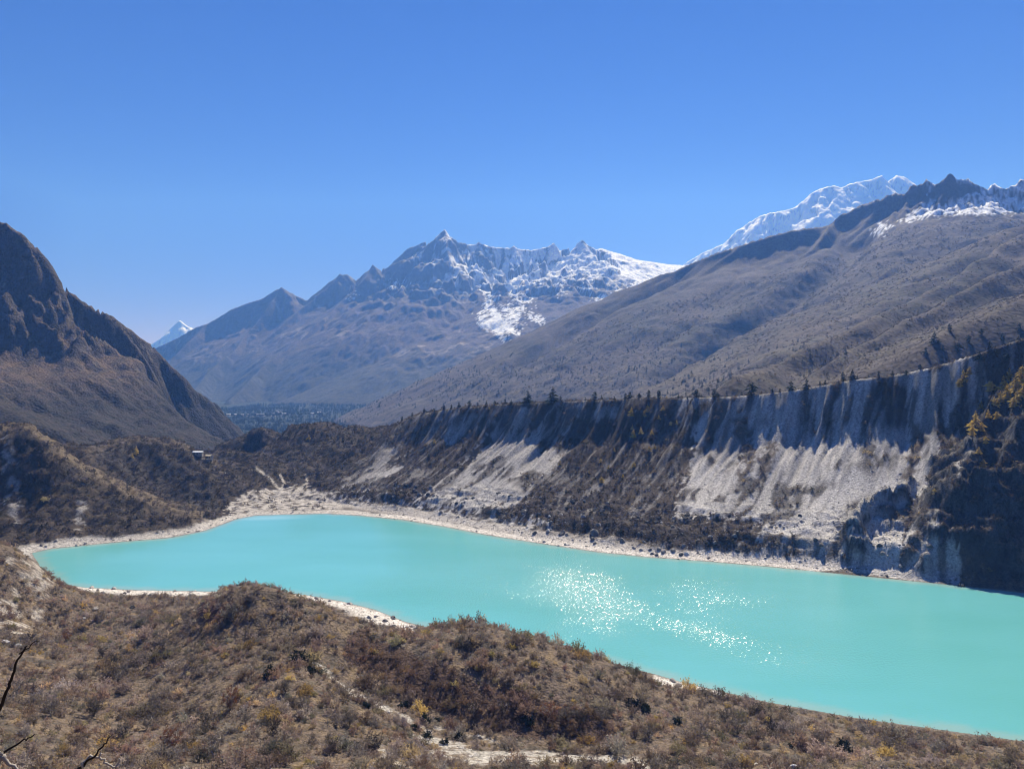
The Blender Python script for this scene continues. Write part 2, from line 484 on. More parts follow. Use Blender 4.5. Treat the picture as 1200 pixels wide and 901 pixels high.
def build_ground():
    xs = np.arange(-720, 800, 1.7)
    ys = [-30.0]
    while ys[-1] < 1260:
        Y = ys[-1]
        ys.append(Y + (6 if Y < 60 else 1.3 if Y < 480 else 1.7 if Y < 800 else 2.6))
    ys = np.array(ys)
    X, Y = np.meshgrid(xs, ys)
    Z, sd, t, u, w_m, wb = local_ground(X, Y)
    px, py, d = project(X, Y, Z)
    gy, gx = np.gradient(Z, ys, xs)
    slope = np.hypot(gx, gy)
    n1 = fbm(X / 6, Y / 6, 4, 81); n2 = fbm(X / 45, Y / 45, 4, 82); n3 = fbm(X / 2.6, Y / 2.6, 2, 83)
    jx = px + n1 * 7 + n2 * 6; jy = py + fbm(X / 9, Y / 9, 3, 84) * 5 + n2 * 4

    def P(*pts):
        return in_poly(jx, jy, pts).astype(float)

    veg = col(.145, .110, .085) * np.ones(X.shape + (3,))
    veg = mixc(veg, np.array([.085, .07, .056]), smooth(.0, .55, n1 + n2 * .4))
    veg = mixc(veg, col(.24, .175, .10), smooth(.15, .7, -n1 + n3 * .4) * .6)
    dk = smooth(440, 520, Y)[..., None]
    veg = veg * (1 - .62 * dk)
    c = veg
    grey = col(.52, .495, .475) * (1 + n3[..., None] * .18 + n2[..., None] * .10)
    # bare debris of the moraine
    strk = ridged((u + fbm(u / 25, t * 3, 3, 85) * 10) / 17, t * 2.2, 3, 86)
    w_t = w_m * smooth(.02, .10, t)
    onwall = w_m * (t > 0.02) * (t < 1.02)
    jx0, jy0 = jx, jy
    jx = jx + (fbm(u / 8, t * 1.4, 3, 90)) * 13; jy = jy + fbm(u / 6, t * 3, 3, 91) * 10
    bare = P((800, 463), (1090, 428), (1150, 415), (1165, 450), (1140, 480), (1130, 520), (1120, 560), (1080, 580), (1060, 620), (1040, 690), (960, 668), (850, 655), (905, 610),
             (790, 606), (795, 560), (812, 520))
    bare = np.maximum(bare, P((585, 505), (672, 498), (650, 545), (612, 592), (545, 595), (480, 588), (530, 560)) * .85)
    bare = np.maximum(bare, P((378, 555), (420, 528), (455, 515), (470, 530), (448, 560), (430, 572), (400, 566)) * .9)
    bare = np.maximum(bare, P((380, 578), (470, 585), (560, 595), (660, 612), (640, 622), (520, 606), (420, 592)) * smooth(-.2, .3, n1))
    bare = np.maximum(bare, P((410, 497), (560, 476), (720, 470), (740, 478), (640, 500), (520, 520), (450, 520)) * smooth(.45, .62, strk) * .8)
    bare = np.maximum(bare, P((980, 600), (1010, 640), (1040, 660), (1090, 600), (1125, 640), (1130, 690), (900, 670), (960, 640)))
    jx, jy = jx0, jy0
    rill = ridged((u + fbm(u / 20, t * 2, 2, 92) * 5) / 5.5, t * 1.6, 3, 93)
    grey = grey * (1 - .30 * smooth(.55, .85, rill) * smooth(.12, .3, t))[..., None] * (1 - .22 * smooth(-.1, .4, n2))[..., None]
    vegst = smooth(.56, .72, strk) * smooth(-.25, .3, n2 + .1) * .8       # shrubs in streaks on the debris
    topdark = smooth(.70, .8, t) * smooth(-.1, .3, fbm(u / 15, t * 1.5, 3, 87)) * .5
    c = mixc(c, grey, np.zeros(X.shape)) if False else c
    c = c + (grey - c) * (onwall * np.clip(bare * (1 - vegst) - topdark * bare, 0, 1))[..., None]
    c = c * (1 - .14 * smooth(.66, .84, t + n2 * .06) * onwall)[..., None]  # upper wall darkened: some of its shade is put into the colour
    clumps = P((735, 615), (800, 600), (880, 605), (905, 640), (960, 655), (860, 652), (780, 640))
    c = mixc(c, col(.075, .062, .05), clumps * smooth(-.35, .1, n1) * onwall)
    for pl in ([(868, 500), (880, 530), (868, 560)], [(903, 520), (896, 545), (893, 560)], [(1075, 505), (1068, 540), (1060, 560)],
               [(1125, 520), (1105, 545), (1090, 560)], [(805, 530), (795, 560), (785, 580)]):
        dd, _ = dist_poly(jx, jy, pl)
        c = mixc(c, col(.10, .075, .055), (1 - smooth(4, 9, dd)) * onwall * .9)
    gs = ridged((u + fbm(u / 22, t * 2, 3, 94) * 9) / 13, t * 1.3, 3, 95)
    c = c + (grey * .8 - c) * (onwall * (1 - np.clip(bare, 0, 1)) * smooth(.66, .82, gs + n2 * .12) * smooth(.1, .25, t) * (1 - wb) * .5 * (u > -560))[..., None]
    # vegetated part of the wall is a darker red brown
    c = c + (veg * .0 + col(.060, .045, .040) * (1 + n1[..., None] * .5) - c) * (onwall * (1 - np.clip(bare + .2, 0, 1)) * .6 * (1 - .8 * smooth(.66, .82, gs + n2 * .12)))[..., None]
    # dark rock of the buttress, part of its shade put into the colour
    rock = col(.052, .052, .056) * (1 + n1[..., None] * .5 + fbm((X + Y) / 40, Z / 3, 3, 88)[..., None] * .35)
    steep = smooth(1.0, 1.5, slope)
    c = c + (rock - c) * (wb * np.clip(steep + .15, 0, 1))[..., None]
    c = mixc(c, col(.36, .34, .32), wb * P((985, 598), (1010, 588), (1060, 560), (1068, 568), (1010, 606), (992, 612)))
    c = mixc(c, col(.33, .31, .30), wb * P((1080, 640), (1088, 628), (1098, 640), (1140, 678), (1085, 672)))
    # pale eroded scar of the outcrop at the left, stream bed, paths
    scar = P((10, 650), (45, 660), (70, 690), (50, 705), (60, 730), (20, 745), (-30, 745), (-30, 715), (12, 700), (30, 680)) * (Y < 480)
    c = mixc(c, col(.36, .32, .28), scar * smooth(-.1, .35, n1 + n2 * .3))
    hillscar = P((8, 505), (18, 520), (30, 600), (20, 615), (8, 600)) * (Y > 480) + P((92, 585), (105, 590), (102, 620), (86, 620)) * (Y > 480)
    c = mixc(c, col(.28, .26, .24), hillscar * smooth(-.2, .2, n1))
    nearm = (Y < 340)
    for pl, wd in (([(366, 774), (385, 786), (400, 806), (440, 824), (470, 838), (492, 850), (500, 866), (540, 874)], 3.6),
                   ([(492, 862), (520, 872), (560, 886), (620, 884), (660, 888), (740, 890), (760, 899)], 5.5),
                   ([(510, 880), (560, 892), (640, 893)], 5.0),
                   ([(440, 870), (455, 890), (470, 901)], 3.0), ([(500, 850), (540, 862), (575, 866)], 2.2)):
        dd, _ = dist_poly(jx, px * 0 + py + n1 * 3, pl)
        c = mixc(c, col(.42, .39, .35) * 1.0, (1 - smooth(wd * .55, wd * 1.1, dd)) * nearm * smooth(-.55, .1, n3 + n1 * .5))
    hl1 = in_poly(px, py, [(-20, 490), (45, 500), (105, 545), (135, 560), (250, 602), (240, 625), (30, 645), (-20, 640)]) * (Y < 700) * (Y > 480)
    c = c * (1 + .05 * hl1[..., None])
    dd, _ = dist_poly(jx, jy, [(-20, 497), (40, 507), (72, 530), (102, 549), (132, 564), (182, 584), (232, 602)])  # dry-grass tan along the hill crests, painted in as a sunlit rim
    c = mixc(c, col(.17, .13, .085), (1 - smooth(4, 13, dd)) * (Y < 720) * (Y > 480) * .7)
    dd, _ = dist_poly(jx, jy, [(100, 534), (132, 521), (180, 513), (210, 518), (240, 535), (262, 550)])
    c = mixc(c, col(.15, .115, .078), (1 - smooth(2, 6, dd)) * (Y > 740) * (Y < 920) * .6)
    c = mixc(c, col(.045, .040, .037), P((100, 530), (180, 509), (240, 532), (262, 560), (250, 590), (205, 575), (150, 566)) * (Y > 690) * (w_m < .5) * .4)  # shade on the face of the second hill, painted into the colour
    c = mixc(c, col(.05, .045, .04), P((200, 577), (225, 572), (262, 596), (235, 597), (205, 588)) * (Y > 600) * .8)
    # red-brown heath on the banks
    bank = P((420, 735), (470, 760), (560, 800), (640, 820), (720, 840), (720, 872), (600, 862), (520, 835), (450, 795), (400, 770))
    c = mixc(c, col(.075, .045, .034), bank * nearm * .85)
    GRIDX['bank'] = bank * nearm
    bank = P((236, 705), (270, 700), (290, 712), (250, 735), (234, 728))
    c = mixc(c, col(.10, .045, .035), bank * nearm * .8)
    for pl in ([(328, 556), (333, 566), (327, 580), (325, 588)], [(358, 556), (360, 566), (348, 574), (338, 582)], [(300, 548), (318, 562), (328, 575)]):
        dd, _ = dist_poly(px, py, pl)
        c = mixc(c, col(.42, .38, .33), (1 - smooth(.8, 1.6, dd)) * (Y > 600))
    # beach
    bw = 13 + fbm(X / 40, Y / 40, 3, 89) * 5
    flat = P((262, 598), (300, 575), (345, 568), (400, 580), (400, 600), (280, 605)) * (Y > 600)
    sand = np.maximum(1 - smooth(bw * .75, bw * 1.25, sd + n1 * 3), flat * smooth(-.6, .25, n1) * .9)
    sand = np.maximum(sand, w_m * (1 - smooth(.0, .07, t + n1 * .03)) * (sd < 60) * (Y > 440))
    sand = sand * np.where(Y > 480, 1, np.clip(P((90, 685), (470, 690), (485, 740), (440, 730), (330, 705), (240, 705), (90, 696)) + P((765, 785), (850, 800), (850, 812), (765, 802)), 0, 1))
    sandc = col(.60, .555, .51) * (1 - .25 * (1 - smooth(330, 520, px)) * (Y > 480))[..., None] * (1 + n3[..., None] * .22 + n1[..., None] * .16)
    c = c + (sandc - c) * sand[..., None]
    c = mixc(c, col(.17, .155, .135), (1 - smooth(.8, 2.2, sd + n1 * .8)) * (sd > -2))
    c = np.clip(c, .012, .9)
    GRID['ground'] = (xs, ys, Z, c, sd, t, w_m, wb, GRIDX['bank'])
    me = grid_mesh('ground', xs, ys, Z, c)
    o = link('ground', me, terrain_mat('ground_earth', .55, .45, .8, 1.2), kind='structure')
    return o


build_ground()
print('ground', time.time() - T0)

# ------------------------------------------------------------------ water
def water_mat():
    m = bpy.data.materials.new('glacial_water'); nt = nodes(m); L = nt.links.new
    out = N(nt, 'ShaderNodeOutputMaterial'); b = N(nt, 'ShaderNodeBsdfPrincipled')
    tcs = N(nt, 'ShaderNodeTexCoord'); mps = N(nt, 'ShaderNodeMapping'); mps.inputs['Scale'].default_value = (.006, .016, 1); mps.inputs['Rotation'].default_value = (0, 0, .5)
    ns = N(nt, 'ShaderNodeTexNoise'); ns.inputs['Scale'].default_value = 1; ns.inputs['Detail'].default_value = 4
    L(tcs.outputs['Object'], mps.inputs['Vector']); L(mps.outputs[0], ns.inputs['Vector'])
    cr = N(nt, 'ShaderNodeValToRGB'); cr.color_ramp.elements[0].position = .3; cr.color_ramp.elements[1].position = .7
    cr.color_ramp.elements[0].color = (.112, .375, .375, 1); cr.color_ramp.elements[1].color = (.135, .415, .44, 1)
    L(ns.outputs['Fac'], cr.inputs['Fac'])
    # milky melt water where the stream comes in
    mpp = N(nt, 'ShaderNodeMapping'); mpp.vector_type = 'TEXTURE'; mpp.inputs['Location'].default_value = (-207, 652, 0); mpp.inputs['Scale'].default_value = (42, 13, 20); mpp.inputs['Rotation'].default_value = (0, 0, .15)
    L(tcs.outputs['Object'], mpp.inputs['Vector']); gp = N(nt, 'ShaderNodeTexGradient'); gp.gradient_type = 'SPHERICAL'; L(mpp.outputs[0], gp.inputs['Vector'])
    nm = N(nt, 'ShaderNodeMath', operation='MULTIPLY'); L(gp.outputs['Fac'], nm.inputs[0]); L(ns.outputs['Fac'], nm.inputs[1])
    mxp = N(nt, 'ShaderNodeMix', data_type='RGBA'); L(nm.outputs[0], mxp.inputs['Factor']); L(cr.outputs[0], mxp.inputs['A']); mxp.inputs['B'].default_value = (.45, .62, .68, 1)
    va = N(nt, 'ShaderNodeVertexColor', layer_name='Col'); mxs = N(nt, 'ShaderNodeMix', data_type='RGBA'); vm = N(nt, 'ShaderNodeMath', operation='MULTIPLY')
    L(va.outputs['Color'], vm.inputs[0]); vm.inputs[1].default_value = .6; L(vm.outputs[0], mxs.inputs['Factor'])
    L(mxp.outputs['Result'], mxs.inputs['A']); mxs.inputs['B'].default_value = (.27, .37, .33, 1); L(mxs.outputs['Result'], b.inputs['Base Color'])
    b.inputs['Roughness'].default_value = 0.12
    b.inputs['IOR'].default_value = 1.33
    L(b.outputs[0], out.inputs['Surface'])
    tc = N(nt, 'ShaderNodeTexCoord')
    n1 = N(nt, 'ShaderNodeTexNoise'); n1.inputs['Scale'].default_value = 0.85; n1.inputs['Detail'].default_value = 2
    L(tc.outputs['Object'], n1.inputs['Vector'])
    pa = N(nt, 'ShaderNodeTexNoise'); pa.inputs['Scale'].default_value = 0.022; pa.inputs['Detail'].default_value = 4
    L(tc.outputs['Object'], pa.inputs['Vector'])
    tot = None
    # gusts of wind ruffle three stretches of the lake: centre, half lengths, turn
    for (cx, cy, rx, ry, rot, amp) in ((36, 450, 76, 160, .15, 1.15), (84, 374, 125, 52, -.6, .72), (100, 432, 120, 120, -.4, .72), (-8, 450, 110, 115, .2, .80)):
        mp = N(nt, 'ShaderNodeMapping'); mp.vector_type = 'TEXTURE'
        mp.inputs['Location'].default_value = (cx, cy, 0); mp.inputs['Scale'].default_value = (rx, ry, 40); mp.inputs['Rotation'].default_value = (0, 0, rot)
        L(tc.outputs['Object'], mp.inputs['Vector'])
        gr = N(nt, 'ShaderNodeTexGradient'); gr.gradient_type = 'SPHERICAL'; L(mp.outputs[0], gr.inputs['Vector'])
        mu = N(nt, 'ShaderNodeMath', operation='MULTIPLY'); L(gr.outputs['Fac'], mu.inputs[0]); mu.inputs[1].default_value = amp
        if tot is None: tot = mu
        else:
            mxn = N(nt, 'ShaderNodeMath', operation='MAXIMUM'); L(tot.outputs[0], mxn.inputs[0]); L(mu.outputs[0], mxn.inputs[1]); tot = mxn
    ad = N(nt, 'ShaderNodeMath', operation='MULTIPLY_ADD'); L(pa.outputs['Fac'], ad.inputs[0]); ad.inputs[1].default_value = .85; L(tot.outputs[0], ad.inputs[2])
    mr = N(nt, 'ShaderNodeMapRange'); mr.inputs['From Min'].default_value = .40; mr.inputs['From Max'].default_value = 1.9
    mr.inputs['To Min'].default_value = .09; mr.inputs['To Max'].default_value = 0.74
    L(ad.outputs[0], mr.inputs['Value'])
    bp = N(nt, 'ShaderNodeBump'); bp.inputs['Distance'].default_value = 1.0
    L(mr.outputs[0], bp.inputs['Strength']); L(n1.outputs['Fac'], bp.inputs['Height']); L(bp.outputs[0], b.inputs['Normal'])
    return m


def build_water():
    xs = np.arange(-480, 560, 2.6); ys = np.arange(150, 760, 2.6)
    X, Y = np.meshgrid(xs, ys)
    sd, _ = dist_poly(X, Y, lake_xy, True)
    sd = np.where(in_poly(X, Y, lake_xy), -sd, sd)
    shallow = smooth(-9, -1, sd + fbm(X / 9, Y / 9, 3, 401) * 3)
    me = grid_mesh('lake', xs, ys, X * 0, np.repeat(shallow[..., None], 3, -1))
    link('lake', me, water_mat(), kind='structure')


build_water()

# ------------------------------------------------------------------ mountains
def erode(h, cell, drops=3500, batches=30, steps=45, seed=1, er=.25, dep=.25, cap=5.0, inertia=.1):
    g = np.random.default_rng(seed)
    h = h / cell
    ny, nx = h.shape
    for b in range(batches):
        x = g.random(drops) * (nx - 2.01); y = g.random(drops) * (ny - 2.01)
        dx = np.zeros(drops); dy = np.zeros(drops); sp_ = np.ones(drops); wt = np.ones(drops); sed = np.zeros(drops)
        for s in range(steps):
            xi = x.astype(int); yi = y.astype(int); fx = x - xi; fy = y - yi
            a = h[yi, xi]; bb = h[yi, xi + 1]; c = h[yi + 1, xi]; d = h[yi + 1, xi + 1]
            gx = (bb - a) * (1 - fy) + (d - c) * fy; gy = (c - a) * (1 - fx) + (d - bb) * fx
            hh = a * (1 - fx) * (1 - fy) + bb * fx * (1 - fy) + c * (1 - fx) * fy + d * fx * fy
            dx = dx * inertia - gx * (1 - inertia); dy = dy * inertia - gy * (1 - inertia)
            l = np.hypot(dx, dy) + 1e-9; dx /= l; dy /= l
            x2 = np.clip(x + dx, 0, nx - 2.01); y2 = np.clip(y + dy, 0, ny - 2.01)
            xj = x2.astype(int); yj = y2.astype(int); gx_ = x2 - xj; gy_ = y2 - yj
            h2 = h[yj, xj] * (1 - gx_) * (1 - gy_) + h[yj, xj + 1] * gx_ * (1 - gy_) + h[yj + 1, xj] * (1 - gx_) * gy_ + h[yj + 1, xj + 1] * gx_ * gy_
            dh = h2 - hh
            capc = np.maximum(-dh, .01) * sp_ * wt * cap * .12
            up = dh > 0
            amt = np.where(up, -np.minimum(sed, dh), np.where(sed > capc, -(sed - capc) * dep, np.minimum((capc - sed) * er, -dh)))
            amt = np.clip(amt, -.5, .25)
            sed = np.maximum(sed + amt, 0)
            idx = yi * nx + xi
            for ox, oy, ww in ((0, 0, (1 - fx) * (1 - fy)), (1, 0, fx * (1 - fy)), (0, 1, (1 - fx) * fy), (1, 1, fx * fy)):
                h -= np.bincount(idx + ox + oy * nx, weights=amt * ww, minlength=nx * ny).reshape(ny, nx)
            sp_ = np.sqrt(np.maximum(sp_ ** 2 - dh * 1.2, .05)); sp_ = np.minimum(sp_, 4); wt *= .985
            x, y = x2, y2
    return h * cell


def ridge_field(X, Y, ridges, step):
    """smooth maximum of ridge cones; also along-ridge coordinate and distance of the winning ridge"""
    out = np.full(X.shape, -1e9); D = np.zeros(X.shape); U = np.zeros(X.shape)
    u0 = 0
    for pts, prof in ridges:
        pts = np.asarray(pts, float)
        for i in range(len(pts) - 1):
            a, b = pts[i], pts[i + 1]
            d = b - a; L = d[0] ** 2 + d[1] ** 2 + 1e-9
            t = np.clip(((X - a[0]) * d[0] + (Y - a[1]) * d[1]) / L, 0, 1)
            dist = np.hypot(X - a[0] - t * d[0], Y - a[1] - t * d[1])
            zz = a[2] + t * d[2] - prof(dist, a[2] + t * d[2])
            m = zz > out
            out = np.where(m, zz, out); D = np.where(m, dist, D); U = np.where(m, u0 + t * math.sqrt(L), U)
            u0 += math.sqrt(L)
        u0 += 500
    return out, D, U


def lin(s, s2=None, d0=None):
    if s2 is None:
        return lambda d, z: s * d
    return lambda d, z: np.where(d < d0, s * d, s * d0 + s2 * (d - d0))


def R(*pts):
    return [at(*p) for p in pts]


def relight(*a):
    pass


def build_left_mountain():
    xs = np.arange(-2300, -150, 5.0); ys = np.arange(640, 2350, 5.0)
    X, Y = np.meshgrid(xs, ys)
    wx = X + fbm(X / 160, Y / 160, 3, 101) * 28; wy = Y + fbm(X / 160, Y / 160, 3, 102) * 28
    sky_l = R((-700, -20, 1500), (-420, 60, 1480), (-250, 110, 1460), (-100, 190, 1440), (0, 256, 1430), (14, 262, 1430), (30, 272, 1435), (45, 290, 1440),
              (60, 300, 1450), (80, 325, 1460), (100, 345, 1475), (115, 355, 1485), (135, 375, 1500), (150, 386, 1515), (165, 405, 1530),
              (180, 418, 1545), (200, 431, 1565), (230, 456, 1600), (245, 474, 1635), (252, 488, 1655), (256, 500, 1675))
    def prof(d, z):
        brk = 125 + (z - 465) * .30
        drop = np.maximum(z - brk, 0) * .92
        d1 = drop / 1.42
        return np.where(d < d1, 1.42 * d, drop + .42 * (d - d1))
    Z, D, U = ridge_field(wx, wy, [(sky_l, prof), (R((-80, 425, 1200), (0, 470, 1050), (40, 495, 960)), lin(.4)),
                                   (R((60, 430, 1330), (110, 480, 1200), (150, 515, 1090)), lin(.42)), (R((110, 440, 1400), (170, 485, 1340), (195, 505, 1290)), lin(.5))], 8)
    sk_ = np.array(sky_l); xr = np.interp(Y, sk_[10:, 1], sk_[10:, 0])
    xr = np.where(Y < 1500, np.interp(Y, [1250, 1500], [xr.min() + 260, np.interp(1500, sk_[10:, 1], sk_[10:, 0]) + 40]), xr)
    Z = Z - np.maximum(Y - 1640, 0) * .85 * smooth(-1000, -850, X)
    off = np.maximum(X - xr - 5, 0) * smooth(1260, 1450, Y)
    Z = Z - off * .62
    upper = smooth(30, 110, Z - 110)
    fl = ridged((U + fbm(X / 90, Y / 90, 3, 103) * 45) / 75, D / 420, 4, 104) - .75
    fl2 = ridged((U + fbm(X / 50, Y / 50, 2, 105) * 20) / 30, D / 200, 3, 106) - .75
    env = smooth(0, 70, D)
    Z = Z + env * ((fl * 105 + fl2 * 50) * upper + (fl * 16 + fl2 * 5) * (1 - upper)) + fbm(X / 30, Y / 30, 4, 107) * 3.5
    Z = np.maximum(Z, -140)
    Z = erode(Z, 5.0, 3500, 14, 40, 5)
    px, py, d = project(X, Y, Z)
    gy, gx = np.gradient(Z, ys, xs); slope = np.hypot(gx, gy)
    n = fbm(X / 25, Y / 25, 4, 108); n2 = fbm(X / 7, Y / 7, 3, 109)
    c = col(.12, .082, .056) * np.ones(X.shape + (3,))
    c = mixc(c, col(.07, .056, .045), smooth(-.2, .5, n))
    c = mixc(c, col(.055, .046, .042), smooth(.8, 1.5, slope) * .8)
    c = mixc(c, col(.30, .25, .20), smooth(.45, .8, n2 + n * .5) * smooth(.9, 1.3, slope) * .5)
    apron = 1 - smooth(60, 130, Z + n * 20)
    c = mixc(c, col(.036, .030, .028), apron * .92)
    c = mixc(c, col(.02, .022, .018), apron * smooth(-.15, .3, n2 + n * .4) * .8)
    GRID['left'] = (xs, ys, Z, c)
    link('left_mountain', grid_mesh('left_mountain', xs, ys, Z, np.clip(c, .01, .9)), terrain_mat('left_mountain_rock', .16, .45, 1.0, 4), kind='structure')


def build_right_mountain():
    xs = np.arange(-900, 3300, 9.0); ys = np.arange(640, 4300, 9.0)
    X, Y = np.meshgrid(xs, ys)
    wx = X + fbm(X / 260, Y / 260, 3, 121) * 26; wy = Y + fbm(X / 260, Y / 260, 3, 122) * 26
    top = R((1700, 160, 3000), (1400, 205, 3000), (1300, 222, 3000), (1200, 213, 3000), (1160, 219, 3000), (1132, 209, 3000), (1112, 207, 3000), (1098, 216, 3020),
            (1086, 211, 3050), (1060, 226, 3100), (1030, 234, 3150), (1005, 241, 3200), (985, 250, 3200), (960, 266, 3200), (920, 271, 3200),
            (870, 286, 3250), (830, 300, 3300), (800, 313, 3350), (740, 336, 3400), (680, 363, 3500), (620, 391, 3600), (560, 420, 3700),
            (500, 455, 3800), (450, 480, 3900))
    s1 = R((975, 258, 3200), (955, 290, 3020), (870, 345, 2800), (790, 393, 2620), (720, 437, 2420), (680, 462, 2250))
    s1b = R((870, 286, 3250), (800, 330, 3120), (720, 372, 2980), (650, 415, 2800), (600, 447, 2650))
    s1c = R((740, 336, 3400), (660, 385, 3200), (580, 430, 3000), (540, 455, 2850))
    s2 = R((1060, 240, 3080), (1012, 285, 2750), (985, 328, 2500), (900, 374, 2250), (830, 408, 2050), (745, 460, 1750))
    s2b = R((1130, 255, 2850), (1060, 300, 2500), (1000, 345, 2200), (930, 385, 1950), (860, 425, 1650))
    s3 = R((1500, 130, 2200), (1300, 215, 2050), (1200, 268, 1850), (1140, 300, 1700), (1080, 335, 1520), (1000, 374, 1300), (920, 410, 1120), (850, 440, 960))
    s4 = R((1500, 220, 1250), (1300, 300, 1120), (1200, 345, 1000), (1130, 388, 880), (1080, 415, 790))
    s5 = R((1200, 305, 1500), (1120, 345, 1320), (1040, 390, 1150), (980, 425, 1000))
    pt = lambda d, z: .45 * d + 30 * (1 - np.exp(-d / 60)) * smooth(500, 800, z) * 3
    Z, D, U = ridge_field(wx, wy, [(top, pt), (s1, lin(1.0, .45, 110)), (s1b, lin(.7, .45, 90)), (s1c, lin(.7, .45, 70)), (s2, lin(.85, .42, 80)), (s2b, lin(.7, .42, 60)), (s3, lin(.8, .40, 60)), (s4, lin(.6, .42, 40)), (s5, lin(.6, .4, 40))], 9)
    env = smooth(0, 120, D)
    fl = ridged((U + fbm(X / 140, Y / 140, 3, 123) * 70) / 130, D / 700, 4, 124) - .55
    Z = Z + env * (fl * 18) + fbm(X / 120, Y / 120, 4, 125) * 4
    for path, dY, amp, wd in ((s2, 190, 75, 85), (s3, 120, 40, 60), (s1b, 140, 45, 70)):
        pp = np.array(path); pp = np.stack([pp[:, 0] * (1 + dY / pp[:, 1]) - 25, pp[:, 1] + dY], -1)
        dd, _ = dist_poly(X, Y, pp[1:])
        Z = Z - amp * np.exp(-(dd / wd) ** 2)
    Z = Z + smooth(600, 760, Z) * (ridged(X / 90, Y / 90, 4, 129) - .6) * 60 * (.25 + .75 * smooth(1450, 1640, X))
    Z = np.maximum(Z, -150)
    Z = Z - (1 - smooth(660, 900, Y)) * 130
    Z = erode(Z, 9.0, 4500, 4, 50, 6)
    px, py, d = project(X, Y, Z)
    gy, gx = np.gradient(Z, ys, xs); slope = np.hypot(gx, gy)
    n = fbm(X / 60, Y / 60, 4, 126); n2 = fbm(X / 16, Y / 16, 3, 127); n3 = fbm(X / 250, Y / 250, 3, 128)
    c = col(.060, .048, .049) * np.ones(X.shape + (3,))
    c = mixc(c, col(.065, .056, .050), smooth(-.2, .5, n))
    c = mixc(c, col(.092, .074, .066), smooth(.0, .5, -n3) * .6)
    c = mixc(c, col(.042, .042, .03), smooth(.0, .5, n2 + n3 * .6) * (1 - smooth(300, 520, Z)) * .75)
    c = mixc(c, col(.125, .10, .072), (1 - smooth(120, 230, Z)) * smooth(-.3, .3, n3 - .1 + n) * .5)
    hi = smooth(560, 680, Z + n * 60)
    c = mixc(c, col(.12, .105, .10), hi * .7)
    jx = px + n2 * 9 + n * 8; jy = py + n2 * 5
    def P(*p): return in_poly(jx, jy, p).astype(float)
    snow = P((1052, 262), (1075, 245), (1110, 240), (1150, 225), (1210, 212), (1260, 215), (1260, 245), (1190, 250), (1150, 252), (1110, 252), (1080, 256))
    snow = np.maximum(snow, P((1085, 210), (1100, 216), (1098, 238), (1085, 245), (1092, 225)) * .8)
    snow = np.maximum(snow, P((1105, 206), (1135, 208), (1160, 217), (1210, 211), (1210, 216), (1165, 222), (1130, 214)))
    snow = np.maximum(snow, P((1020, 275), (1035, 262), (1045, 262), (1030, 278)))
    snow *= smooth(-.45, .0, n2 - slope * .22 + .3)
    c = mixc(c, col(.82, .84, .88), snow)
    GRID['right'] = (xs, ys, Z, c)
    link('right_mountain', grid_mesh('right_mountain', xs, ys, Z, np.clip(c, .01, .9)), terrain_mat('right_mountain_heath', .085, .45, .4, 4), kind='structure')


